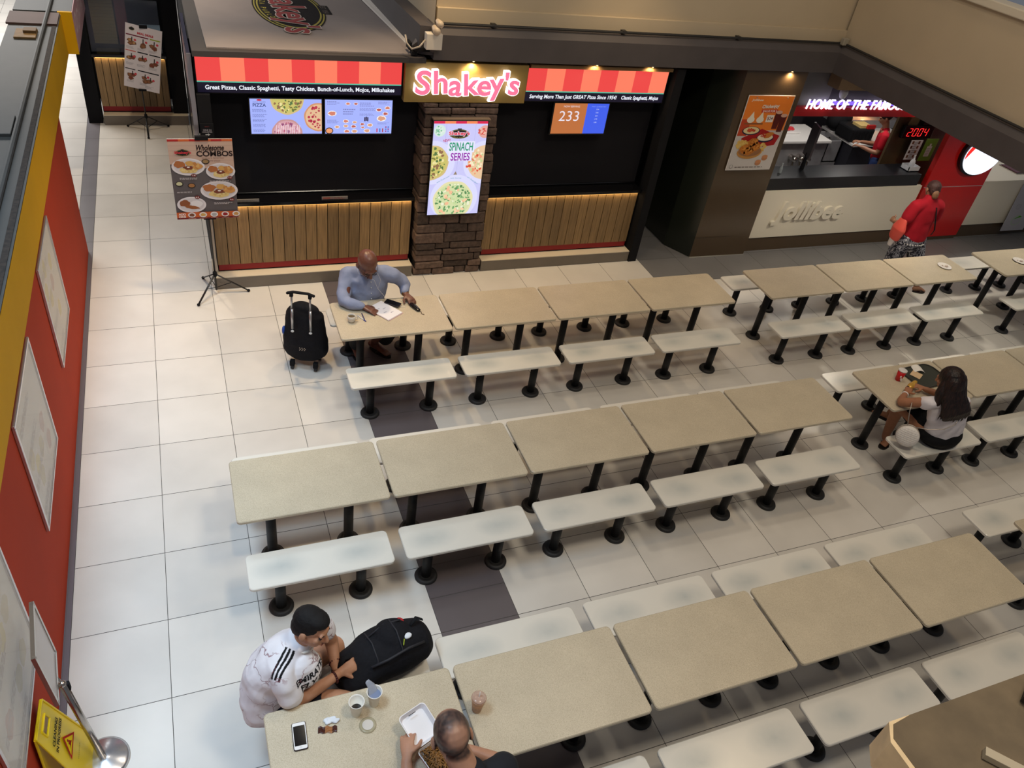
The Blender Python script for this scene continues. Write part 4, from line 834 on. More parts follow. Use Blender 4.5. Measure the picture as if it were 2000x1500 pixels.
def limb(bm, pts, rads, side=None):
    "smoothly interpolated limb"
    P = [V(p) for p in pts]; Q = [r if isinstance(r, tuple) else (r, r) for r in rads]
    if len(P) < 3: return loft(bm, P, Q, side, 24)
    op, orr = [], []
    for i in range(len(P) - 1):
        p0 = P[i - 1] if i else P[0] * 2 - P[1]; p3 = P[i + 2] if i + 2 < len(P) else P[-1] * 2 - P[-2]
        for k in range(4):
            t = k / 4; L = (P[i + 1] - P[i]).length; m = P[i].lerp(P[i + 1], t); cr = .5 * (2 * P[i] + (P[i + 1] - p0) * t + (2 * p0 - 5 * P[i] + 4 * P[i + 1] - p3) * t * t + (3 * P[i] - p0 - 3 * P[i + 1] + p3) * t ** 3)
            op.append(m.lerp(cr, .5)); orr.append(tuple(a + (b - a) * t for a, b in zip(Q[i], Q[i + 1])))
    op.append(P[-1]); orr.append(Q[-1]); loft(bm, op, orr, side, 24)
def foot(bm, heel, toe, s=1.0):
    heel, toe = V(heel), V(toe); d = (toe - heel); L = d.length; d.normalize(); sd = d.cross(V((0, 0, 1)))
    loft(bm, [heel + V((0, 0, .035 * s)), heel + d * L * .4 + V((0, 0, .040 * s)), heel + d * L * .75 + V((0, 0, .024 * s))], [(.030 * s, .032 * s), (.034 * s, .034 * s), (.042 * s, .020 * s)], sd, 12)
    for i in range(5):
        o = (-.032 + i * .016) * s; p = heel + d * L * (.82) + sd * o + V((0, 0, .016)); loft(bm, [p, p + d * L * (.16 - abs(i - 1.2) * .015)], [.0098 * s, .0082 * s], None, 8)
def sandal(par, heel, toe, s=1.0, name='sandal'):
    heel, toe = V(heel), V(toe); d = toe - heel; L = d.length; d.normalize(); sd = d.cross(V((0, 0, 1))); bm = bmesh.new(); out = []
    for k in range(25):
        a = 2 * math.pi * k / 24; f = math.cos(a); w = (.046 + .010 * f) * s; out.append(heel + d * (L * .5 + f * (L * .55)) + sd * math.sin(a) * w + V((0, 0, .001)))
    quad_slab(bm, out[:-1], (0, 0, .014)); so = obj(name, bm, mat('sandal_rubber', (30, 24, 22), .6), par)
    m = heel + d * L * .78 + V((0, 0, .03)); bm = bmesh.new()
    for k in (1, -1): loft(bm, [m, heel + d * L * .55 + sd * .044 * k * s + V((0, 0, .045)), heel + d * L * .42 + sd * .046 * k * s + V((0, 0, .016))], [(.009, .004)] * 3, d, 8)
    obj('strap', bm, mat('sandal_strap', (44, 30, 24), .5), so, True)
SK = {}
def skin(name, c, r=.5): return mat(name, c, r, noise_amt=.06, noise_scale=30, spec=.4)
def person(label, loc): return thing('person', label, 'person', loc)
def rel(o, pts): return pts
def cloth(name, c, bump=.35, rough=.85, attr=None): return mat(name, c, rough, noise_amt=.07, noise_scale=9, bump=bump, bump_scale=14, spec=.25, attr=attr)

# ---- 1: heavy bald man in blue shirt writing at the back row table
def man_blue():
    t = person('bald man in a light blue shirt bent over papers at the table', (0, 0, 0))
    hc, F, U = (2.53, -.99, 1.165), (.14, -.74, -.62), (.03, -.55, .80)
    bm = bmesh.new(); head(bm, hc, F, U, 1.2, 1.08)
    limb(bm, [(2.575, -.85, 1.0), (2.555, -.915, 1.06), (2.54, -.95, 1.10)], [.068, .062, .062])
    limb(bm, [(2.55, -.74, .60), (2.56, -.80, .80), (2.58, -.82, .96)], [(.15, .12), (.16, .11), (.15, .08)], (1, 0, 0))
    limb(bm, [(2.40, -.80, .97), (2.31, -1.05, .80), (2.46, -1.125, .785)], [.05, .044, .028]); hand(bm, (2.47, -1.13, .785), (.75, -.62, -.10), (0, 0, 1), -1, 12, 1.08)
    limb(bm, [(2.78, -.86, .98), (2.94, -.86, .82), (2.915, -.99, .795)], [.05, .044, .028]); hand(bm, (2.915, -1.0, .80), (.30, -.90, -.12), (0, 0, 1), 1, 26, 1.05)
    limb(bm, [(2.46, -.74, .54), (2.46, -1.08, .53), (2.48, -.84, .12), (2.48, -.80, .07)], [.085, .07, .042, .036]); foot(bm, (2.46, -.74, .02), (2.50, -.98, .02))
    limb(bm, [(2.66, -.74, .54), (2.76, -1.04, .52), (2.68, -.80, .14), (2.67, -.78, .07)], [.085, .07, .042, .036]); foot(bm, (2.65, -.735, .02), (2.80, -.94, .02), 1.05)
    remesh('body', bm, .0065, 4, mat('brown_skin', (112, 72, 58), .36, noise_amt=.05, noise_scale=25, spec=.5), t); face_bits(t, hc, F, U, 1.2, (50, 36, 32), (110, 60, 56), True)
    bm = bmesh.new(); sm = cloth('blue_shirt', (142, 152, 182), .7)
    limb(bm, [(2.55, -.70, .53), (2.545, -.76, .66), (2.56, -.82, .82), (2.585, -.85, .95), (2.585, -.86, 1.0)], [(.20, .17), (.215, .19), (.215, .17), (.20, .12), (.12, .085)], (1, .12, 0))
    limb(bm, [(2.46, -.83, .96), (2.385, -.83, .95), (2.33, -.93, .86), (2.31, -1.045, .805), (2.39, -1.10, .80), (2.455, -1.125, .79)], [.08, .082, .070, .060, .052, .042])
    limb(bm, [(2.70, -.86, .97), (2.79, -.87, .95), (2.89, -.86, .88), (2.935, -.875, .825), (2.915, -.96, .80)], [.08, .078, .066, .058, .044])
    remesh('shirt', bm, .008, 4, sm, t, disp=.014, dscale=12)
    bm = bmesh.new(); 
    for k in range(22):
        a = math.radians(-60 + 300 * k / 21)
    ringp = [V((2.565 + .078 * math.cos(a), -.905 + .062 * math.sin(a), 1.035 - .030 * math.sin(a) - .02 * abs(math.cos(a)))) for a in [math.radians(-75 + 330 * k / 22) for k in range(23)]]
    loft(bm, ringp, [(.018, .006)] * 23, (0, .2, 1), 8); obj('collar', bm, sm, t, True)
    bm = bmesh.new()
    for k in range(4): ells(bm, (2.575 + k * .002, -.975 - k * .004 + .0, .95 - k * .06), .006, .005, .006)
    obj('buttons', bm, mat('pale_button', (220, 222, 228), .4), t)
    bm = bmesh.new(); limb(bm, [(2.55, -.70, .54), (2.46, -.78, .54), (2.46, -1.08, .53), (2.47, -.90, .24), (2.475, -.85, .16)], [.13, .12, .095, .078, .075]); limb(bm, [(2.58, -.70, .54), (2.68, -.78, .54), (2.79, -1.04, .52), (2.78, -.90, .28), (2.77, -.86, .2)], [.13, .12, .095, .082, .08])
    remesh('trousers', bm, .012, 4, cloth('black_trousers', (26, 26, 30)), t)
    sandal(t, (2.46, -.74, 0), (2.50, -.98, 0)); sandal(t, (2.65, -.735, 0), (2.80, -.94, 0), 1.05)
    bm = bmesh.new(); F_, U_, R_2 = frame(F, U); c = V(hc)
    for k in (1, -1):
        pts = [c + F_ * (.112) + R_2 * (.006 * k) + U_ * .0, c + F_ * .112 + R_2 * .06 * k, c + F_ * .0 + R_2 * .097 * k + U_ * .006]; tube(bm, pts, .0022, 6)
        cc = c + F_ * .120 + R_2 * .031 * k - U_ * .004; tube(bm, [cc + R_2 * .024 * math.cos(a) + U_ * .016 * math.sin(a) for a in [6.2832 * i / 14 for i in range(15)]], .002, 6)
    obj('glasses', bm, mat('black_frame', (20, 20, 24), .3), t)
    bm = bmesh.new(); e = c - R_2 * .098 - U_ * .02 if (c - R_2 * .08).x < c.x else c + R_2 * .098 - U_ * .02; tube(bm, [e, e + V((.01, -.03, -.06)), (2.60, -.99, .98), (2.64, -.99, .88), (2.70, -1.0, .80), (2.72, -1.02, .765)], .0014, 6); tube(bm, [(2.62, -1.03, 1.08), (2.66, -1.0, .98), (2.64, -.99, .88)], .0014, 6)
    obj('earphone_wire', bm, mat('white_wire', (230, 230, 232), .4), t, True)
    bm = bmesh.new(); tube(bm, [V((2.913, -.985, .797)) + V((.032 * math.cos(a), 0, .026 * math.sin(a))) for a in [6.2832 * i / 16 for i in range(17)]], .005, 8); obj('watch_band', bm, mat('gold_metal', (190, 160, 90), .25, metal=1), t, True)
man_blue()

# ---- 2: young man in white patterned jersey, sitting sideways on the front row bench
def man_jersey():
    t = person('young man with short black hair in a white patterned football jersey beside the black backpack', (0, 0, 0))
    hc, F, U = (1.405, -4.70, 1.165), (.70, -.62, -.22), (.30, .0, .93)
    bm = bmesh.new(); head(bm, hc, F, U, 1.0)
    limb(bm, [(1.33, -4.66, .98), (1.37, -4.68, 1.06), (1.40, -4.695, 1.10)], [.06, .053, .053])
    limb(bm, [(1.19, -4.66, .58), (1.24, -4.66, .8), (1.33, -4.66, .96)], [(.12, .1), (.13, .1), (.13, .08)], (.7, .7, 0))
    limb(bm, [(1.24, -4.80, .95), (1.30, -4.85, .73), (1.54, -4.735, .69)], [.048, .042, .027]); hand(bm, (1.56, -4.725, .69), (.9, .28, .04), (.1, -.5, .86), 1, 42, 1.0)
    limb(bm, [(1.46, -4.52, .95), (1.545, -4.53, .73), (1.545, -4.65, .66)], [.048, .042, .028]); hand(bm, (1.56, -4.67, .655), (.9, -.25, .0), (.0, .4, .9), -1, 42, 1.0)
    limb(bm, [(1.22, -4.76, .545), (1.62, -4.855, .545), (1.60, -4.93, .14), (1.60, -4.93, .08)], [.088, .068, .042, .036]); foot(bm, (1.56, -4.94, .02), (1.80, -4.96, .02))
    limb(bm, [(1.22, -4.58, .545), (1.58, -4.46, .545), (1.56, -4.38, .14), (1.56, -4.38, .08)], [.088, .068, .042, .036]); foot(bm, (1.52, -4.38, .02), (1.76, -4.36, .02))
    remesh('body', bm, .005, 4, skin('tan_skin', (188, 138, 108)), t); face_bits(t, hc, F, U, 1.0)
    c = V(hc); F_, U_, R_2 = frame(F, U); bm = bmesh.new()
    ell(bm, c - F_ * .020 + U_ * .040, (R_2 * .081, F_ * .094, U_ * .084)); ell(bm, c - F_ * .045 + U_ * .0, (R_2 * .077, F_ * .064, U_ * .072)); ell(bm, c + F_ * .012 + U_ * .078, (R_2 * .066, F_ * .076, U_ * .042))
    def hc_col(p):
        q = p - c; k = min(1, max(0, (q.dot(U_) + .03) / .05)); return tuple(a + (b - a) * k for a, b in zip((74, 56, 48), (18, 16, 17)))
    remesh('hair', bm, .004, 3, mat('black_hair', (20, 18, 18), .7, attr='Col', noise_amt=.3, noise_scale=140, bump=.35, bump_scale=320, spec=.3), t, hc_col, disp=.0012, dscale=160)
    # jersey
    m = mat('jersey_cloth', (238, 234, 238), .8, bump=.35, bump_scale=12, spec=.25, attr='Col'); nt = m.node_tree; b = nt.nodes['Principled BSDF']
    tc = nt.nodes.new('ShaderNodeTexCoord'); nz = nt.nodes.new('ShaderNodeTexNoise'); nz.inputs['Scale'].default_value = 6; nz.inputs['Detail'].default_value = 4
    ad = nt.nodes.new('ShaderNodeMix'); ad.data_type = 'VECTOR'; ad.inputs[0].default_value = .22
    vo = nt.nodes.new('ShaderNodeTexVoronoi'); vo.feature = 'DISTANCE_TO_EDGE'; vo.inputs['Scale'].default_value = 8.5
    nt.links.new(tc.outputs['Object'], nz.inputs[0]); nt.links.new(tc.outputs['Object'], ad.inputs[4]); nt.links.new(nz.outputs['Color'], ad.inputs[5]); nt.links.new(ad.outputs[1], vo.inputs[0])
    mr = nt.nodes.new('ShaderNodeMapRange'); mr.inputs[1].default_value = .008; mr.inputs[2].default_value = .028; mr.inputs[3].default_value = .75; mr.inputs[4].default_value = 0
    n2 = nt.nodes.new('ShaderNodeTexNoise'); n2.inputs['Scale'].default_value = 5; mr2 = nt.nodes.new('ShaderNodeMapRange'); mr2.inputs[1].default_value = .47; mr2.inputs[2].default_value = .56
    mu = nt.nodes.new('ShaderNodeMath'); mu.operation = 'MULTIPLY'; nt.links.new(vo.outputs['Distance'], mr.inputs[0]); nt.links.new(tc.outputs['Object'], n2.inputs[0]); nt.links.new(n2.outputs[0], mr2.inputs[0]); nt.links.new(mr.outputs[0], mu.inputs[0]); nt.links.new(mr2.outputs[0], mu.inputs[1])
    lc = nt.nodes.new('ShaderNodeMix'); lc.data_type = 'RGBA'; lc.inputs[6].default_value = lin((168, 84, 96)); lc.inputs[7].default_value = lin((70, 62, 70)); n3 = nt.nodes.new('ShaderNodeTexNoise'); n3.inputs['Scale'].default_value = 3; nt.links.new(tc.outputs['Object'], n3.inputs[0]); nt.links.new(n3.outputs[0], lc.inputs[0])
    mx = nt.nodes.new('ShaderNodeMix'); mx.data_type = 'RGBA'; nt.links.new(mu.outputs[0], mx.inputs[0]); nt.links.new(nt.nodes['Attribute'].outputs['Color'], mx.inputs[6]); nt.links.new(lc.outputs[2], mx.inputs[7]); nt.links.new(mx.outputs[2], b.inputs['Base Color'])
    nk = V((1.345, -4.665, 1.02))
    shs = [(V((1.22, -4.81, .96)), V((1.27, -4.86, .82))), (V((1.47, -4.515, .96)), V((1.52, -4.50, .84)))]
    chest = nrm((.7, -.7, .2))
    pO = V((1.395, -4.815, .875)); pN = nrm((.66, -.66, .30)); pR = nrm(V((.70, .66, 0))); pU = pR.cross(pN) * -1
    if pU.z < 0: pU = -pU
    tris = []
    for word, cx_, cy_, w_, h_ in (('EMIRATES', .0, .030, .21, .042), ('FLY', -.035, -.030, .10, .05), ('BETTER', .06, -.030, .085, .04)):
        vs, fs = text_polys(word, .045, .2); x0 = min(v[0] for v in vs); x1 = max(v[0] for v in vs); y0 = min(v[1] for v in vs); y1 = max(v[1] for v in vs)
        q_ = [((x - (x0 + x1) / 2) / (x1 - x0) * w_ + cx_, (y - (y0 + y1) / 2) / (y1 - y0) * h_ + cy_) for x, y in vs]
        for f in fs:
            for k in range(1, len(f) - 1): tris.append((q_[f[0]], q_[f[k]], q_[f[k + 1]]))
    def intri(x, y, T3):
        s_ = [(T3[i][0] - x) * (T3[(i + 1) % 3][1] - y) - (T3[(i + 1) % 3][0] - x) * (T3[i][1] - y) for i in range(3)]
        return all(v >= 0 for v in s_) or all(v <= 0 for v in s_)
    def jc(p):
        q = p - pO
        if abs(q.dot(pR)) < .11 and abs(q.dot(pU)) < .06 and q.dot(pN) > -.06:
            x, y = q.dot(pR), q.dot(pU)
            if any(intri(x, y, T3) for T3 in tris if min(v[0] for v in T3) <= x <= max(v[0] for v in T3)): return (24, 22, 28)
        for s, e in shs:
            ax = nrm(s - nk + V((0, 0, .02))); q = p - nk; al = q.dot(ax); wd = ax.cross(V((0, 0, 1))).normalized(); x = q.dot(wd)
            if .075 < al < .24 and p.z > .925 and abs(x) < .034:
                if any(abs(x - o) < .0062 for o in (-.022, 0, .022)): return (18, 18, 22)
        return (238, 234, 238)
    bm = bmesh.new()
    limb(bm, [(1.15, -4.68, .53), (1.16, -4.67, .64), (1.20, -4.66, .80), (1.28, -4.665, .93), (1.335, -4.665, 1.0)], [(.165, .145), (.165, .15), (.178, .145), (.175, .115), (.10, .08)], (.62, .78, 0)); ells(bm, (1.335, -4.745, .86), .125, .105, .14)
    limb(bm, [(1.30, -4.70, .98), (1.235, -4.79, .95), (1.245, -4.83, .88), (1.265, -4.845, .80)], [.055, .066, .070, .074])
    limb(bm, [(1.38, -4.62, .98), (1.455, -4.53, .95), (1.49, -4.515, .88), (1.505, -4.51, .82)], [.055, .064, .066, .070])
    remesh('jersey', bm, .0036, 8, m, t, jc, disp=.010, dscale=12)
    # chest lettering
    N = chest; U2 = nrm(V((0, 0, 1)) - N * N.z); R3 = U2.cross(N); 
    bm = bmesh.new(); pts = [V((1.36 + .062 * math.cos(a_), -4.685 + .062 * math.sin(a_), 1.035 - .03 * (math.cos(a_) * .7 - math.sin(a_) * .7))) for a_ in [6.2832 * k / 24 for k in range(25)]]; tube(bm, pts, .007, 8); obj('collar', bm, mat('collar_white', (232, 226, 218), .8), t, True)
    bm = bmesh.new(); limb(bm, [(1.16, -4.67, .55), (1.22, -4.76, .55), (1.40, -4.80, .548)], [.13, .108, .098]); limb(bm, [(1.16, -4.67, .55), (1.22, -4.58, .55), (1.40, -4.52, .548)], [.13, .108, .098]); remesh('shorts', bm, .009, 4, cloth('navy_shorts', (26, 28, 40)), t)
    bm = bmesh.new()
    for k in range(15):
        a_ = 6.2832 * k / 15; ells(bm, V((1.527, -4.745, .69)) + V((.3 * .031 * math.cos(a_), -.031 * math.cos(a_) * .9, .031 * math.sin(a_))), .0075, .0075, .0075)
    for k in range(15):
        a_ = 6.2832 * k / 15; ells(bm, V((1.548, -4.635, .662)) + V((.031 * math.cos(a_), .004 * math.cos(a_), .031 * math.sin(a_))), .0075, .0075, .0075)
    obj('bead_bracelet', bm, mat('dark_red_beads', (70, 20, 18), .3), t, True)
    for h, e in (((1.56, -4.94, 0), (1.80, -4.96, 0)), ((1.52, -4.38, 0), (1.76, -4.36, 0))): sandal(t, h, e)
man_jersey()

# ---- 3: balding man in dark shirt at the bottom edge
def man_bald():
    t = person('balding man in a dark shirt eating noodles at the bottom edge, seen from behind', (0, 0, 0))
    hc, F, U = (1.935, -5.53, 1.255), (.10, .92, -.40), (-.06, .38, .92)
    c = V(hc); F_, U_, R_2 = frame(F, U)
    bm = bmesh.new(); head(bm, hc, F, U, 1.2)
    limb(bm, [(1.99, -5.68, 1.04), (1.98, -5.64, 1.12), (1.95, -5.58, 1.19)], [.075, .068, .066])
    limb(bm, [(2.0, -5.72, .58), (2.0, -5.72, .8), (2.0, -5.67, .98)], [(.14, .1), (.15, .1), (.14, .07)], (1, 0, 0))
    limb(bm, [(1.82, -5.64, .98), (1.745, -5.56, .80), (1.775, -5.385, .815)], [.052, .042, .028]); hand(bm, (1.78, -5.375, .825), (.26, .95, .05), (-.25, .1, .95), 1, 24, 1.02)
    limb(bm, [(2.18, -5.64, .98), (2.24, -5.52, .80), (2.07, -5.39, .795)], [.052, .042, .028]); hand(bm, (2.05, -5.38, .80), (-.75, .5, .05), (.1, .2, .95), -1, 30, 1.02)
    for k in (-1, 1): limb(bm, [(2.0 + .1 * k, -5.72, .545), (2.0 + .12 * k, -5.33, .53), (2.0 + .12 * k, -5.36, .14), (2.0 + .12 * k, -5.37, .08)], [.088, .066, .042, .036]); foot(bm, (2.0 + .12 * k, -5.40, .02), (2.0 + .13 * k, -5.16, .02))
    def col(p):
        q = (p - c) * (1 / 1.2); u, f, r = q.dot(U_), q.dot(F_), q.dot(R_2); sk = (186, 138, 112)
        if q.length > .16 * 1.02: return sk
        hn = 1.0
        hn *= min(1, max(0, (.036 - f) / .03)) if u > .02 else min(1, max(0, (.012 - f) / .025))      # bare forehead
        hn *= min(1, max(0, (u + .055) / .02)) if f > -.04 else min(1, max(0, (u + .075) / .02))
        dd = math.sqrt((f + .080) ** 2 + (u - .055) ** 2 + (r - .014) ** 2); hn *= min(1, max(.15, (dd - .030) / .035))
        n = .85 + .3 * noise.noise(p * 60); hn = min(1, hn * n)
        if abs(r) > .0735 and u < .025: hn = 0
        return tuple(a + (b - a) * hn * .9 for a, b in zip((190, 136, 112) if f > .03 else sk, (44, 38, 40)))
    remesh('body', bm, .005, 4, mat('light_skin', (190, 142, 116), .42, attr='Col', noise_amt=.05, noise_scale=40, spec=.4), t, col); face_bits(t, hc, F, U, 1.2)
    bm = bmesh.new(); limb(bm, [(2.0, -5.74, .52), (2.0, -5.74, .72), (2.0, -5.72, .88), (1.995, -5.68, 1.03), (1.99, -5.66, 1.09)], [(.175, .15), (.18, .15), (.21, .14), (.18, .11), (.10, .085)], (1, 0, 0))
    limb(bm, [(1.92, -5.67, 1.04), (1.81, -5.65, 1.01), (1.77, -5.60, .89)], [.068, .078, .070]); limb(bm, [(2.07, -5.67, 1.04), (2.19, -5.65, 1.01), (2.23, -5.59, .89)], [.068, .078, .070])
    remesh('shirt', bm, .008, 4, cloth('charcoal_shirt', (36, 38, 44)), t, disp=.006, dscale=9)
    bm = bmesh.new()
    for k in (-1, 1): limb(bm, [(2.0, -5.73, .55), (2.0 + .1 * k, -5.70, .55), (2.0 + .12 * k, -5.33, .535), (2.0 + .12 * k, -5.36, .3), (2.0 + .12 * k, -5.37, .14)], [.12, .11, .088, .072, .066])
    remesh('trousers', bm, .012, 3, cloth('dark_trousers', (34, 34, 40)), t)
    for k in (-1, 1):
        bm = bmesh.new(); loft(bm, [(2.0 + .12 * k, -5.40, .045), (2.0 + .125 * k, -5.28, .045), (2.0 + .13 * k, -5.16, .03)], [(.042, .042), (.05, .042), (.045, .028)], (1, 0, 0), 12); obj('shoe', bm, mat('black_shoe', (24, 24, 26), .5), t, True)
man_bald()

# ---- 4: long haired woman at the middle row
def woman_hair():
    t = person('woman with long dark hair, white top and black skirt seated in the middle row', (0, 0, 0))
    hc, F, U = (7.26, -3.61, 1.145), (-.15, .85, -.35), (0, .3, .95)
    c = V(hc); F_, U_, R_2 = frame(F, U); bm = bmesh.new(); head(bm, hc, F, U, 1.08, .94)
    limb(bm, [(7.31, -3.68, .98), (7.28, -3.64, 1.06)], [.05, .046]); limb(bm, [(7.42, -3.70, .56), (7.37, -3.69, .78), (7.31, -3.67, .95)], [(.13, .09), (.12, .08), (.12, .06)], (1, -.2, 0))
    limb(bm, [(7.13, -3.64, .93), (7.02, -3.46, .80), (7.17, -3.36, .795)], [.05, .042, .025]); hand(bm, (7.18, -3.355, .80), (.80, .45, .12), (-.3, -.2, .9), 1, 32, .92)
    limb(bm, [(7.48, -3.72, .93), (7.58, -3.50, .80), (7.44, -3.34, .795)], [.05, .042, .025]); hand(bm, (7.43, -3.33, .80), (-.75, .5, .1), (.2, -.2, .9), -1, 32, .92)
    limb(bm, [(7.34, -3.66, .55), (7.34, -3.28, .54), (7.42, -3.24, .12), (7.43, -3.25, .07)], [.10, .068, .038, .032]); foot(bm, (7.48, -3.27, .02), (7.36, -3.30, .02), .9)
    limb(bm, [(7.48, -3.66, .56), (7.44, -3.26, .60), (7.60, -3.06, .26), (7.60, -3.04, .20)], [.10, .068, .040, .032]); foot(bm, (7.62, -3.07, .13), (7.56, -2.88, .10), .9)
    remesh('body', bm, .0065, 4, skin('warm_skin', (164, 112, 82)), t); face_bits(t, hc, F, U, .96)
    bm = bmesh.new(); wt = cloth('white_top', (226, 220, 224), .5)
    limb(bm, [(7.425, -3.71, .60), (7.40, -3.71, .70), (7.36, -3.70, .82), (7.32, -3.69, .93), (7.31, -3.68, .97)], [(.185, .13), (.18, .125), (.19, .125), (.19, .09), (.095, .065)], (1, -.22, 0))
    limb(bm, [(7.2, -3.67, .94), (7.13, -3.645, .925), (7.11, -3.61, .90)], [.055, .064, .060]); limb(bm, [(7.42, -3.70, .94), (7.48, -3.71, .925), (7.51, -3.68, .90)], [.055, .062, .058])
    remesh('top', bm, .007, 4, wt, t, disp=.012, dscale=14)
    bm = bmesh.new(); limb(bm, [(7.45, -3.71, .545), (7.44, -3.71, .60), (7.43, -3.71, .63)], [(.20, .16), (.18, .14), (.16, .12)], (1, -.1, 0)); ells(bm, (7.42, -3.70, .535), .225, .165, .085); limb(bm, [(7.36, -3.64, .555), (7.36, -3.40, .56)], [.115, .10]); limb(bm, [(7.48, -3.64, .56), (7.46, -3.38, .585)], [.115, .10])
    remesh('skirt', bm, .009, 4, cloth('black_skirt', (18, 18, 20)), t)
    bm = bmesh.new(); ell(bm, c - F_ * .018 + U_ * .036, (R_2 * .102, F_ * .110, U_ * .100)); ell(bm, c - F_ * .06 - U_ * .02, (R_2 * .108, F_ * .08, U_ * .11))
    loft(bm, [c - F_ * .05 + U_ * .02, (7.26, -3.73, 1.04), (7.275, -3.78, .97), (7.29, -3.815, .91), (7.30, -3.825, .87)], [(.105, .08), (.125, .06), (.140, .050), (.145, .038), (.135, .022)], (1, -.25, 0), 20)
    loft(bm, [c - R_2 * .06 - F_ * .01, (7.16, -3.66, 1.04), (7.15, -3.69, .95)], [.045, .045, .028]) ; loft(bm, [c + R_2 * .06 - F_ * .01, (7.37, -3.69, 1.03), (7.42, -3.75, .94)], [.045, .045, .028])
    rnd = random.Random(3)
    for k in range(46):
        a = -1 + 2 * k / 45; x = 7.295 + .145 * a; y = -3.835 + .04 * abs(a) - .0 + rnd.uniform(-.012, .01) - a * .03
        loft(bm, [(7.28 + .12 * a, y + .03, .96), (x, y, .90), (x + rnd.uniform(-.008, .008), y + .0, .835 + rnd.uniform(-.02, .025))], [.010, .008, .003], None, 6)
    m = mat('dark_long_hair', (26, 18, 17), .42, spec=.35); nt = m.node_tree; b = nt.nodes['Principled BSDF']; tc = nt.nodes.new('ShaderNodeTexCoord'); mp = nt.nodes.new('ShaderNodeMapping'); mp.inputs['Scale'].default_value = (70, 70, 3); nz = nt.nodes.new('ShaderNodeTexNoise'); nz.inputs['Scale'].default_value = 1; nz.inputs['Detail'].default_value = 4
    cr = nt.nodes.new('ShaderNodeValToRGB'); cr.color_ramp.elements[0].position = .35; cr.color_ramp.elements[0].color = lin((14, 10, 11)); cr.color_ramp.elements[1].position = .75; cr.color_ramp.elements[1].color = lin((54, 34, 28))
    bp = nt.nodes.new('ShaderNodeBump'); bp.inputs['Strength'].default_value = .7; bp.inputs['Distance'].default_value = .01; nt.links.new(tc.outputs['Object'], mp.inputs[0]); nt.links.new(mp.outputs[0], nz.inputs[0]); nt.links.new(nz.outputs[0], cr.inputs[0]); nt.links.new(cr.outputs[0], b.inputs['Base Color']); nt.links.new(nz.outputs[0], bp.inputs['Height']); nt.links.new(bp.outputs[0], b.inputs['Normal'])
    remesh('hair', bm, .0045, 2, m, t)
    bm = bmesh.new(); tube(bm, [V((7.155, -3.368, .796)) + V((-.012 * math.cos(a), .024 * math.cos(a), .027 * math.sin(a))) for a in [6.2832 * k / 16 for k in range(17)]], .006, 8); obj('wristband', bm, mat('white_band', (235, 232, 230), .4), t, True)
    sandal(t, (7.48, -3.27, 0), (7.34, -3.31, 0), .9)
    bm = bmesh.new(); loft(bm, [(7.625, -3.07, .115), (7.57, -2.90, .085)], [(.035, .008), (.038, .008)], (1, .2, 0), 10); obj('raised_sandal', bm, mat('sandal_rubber', 0), t, True)
woman_hair()

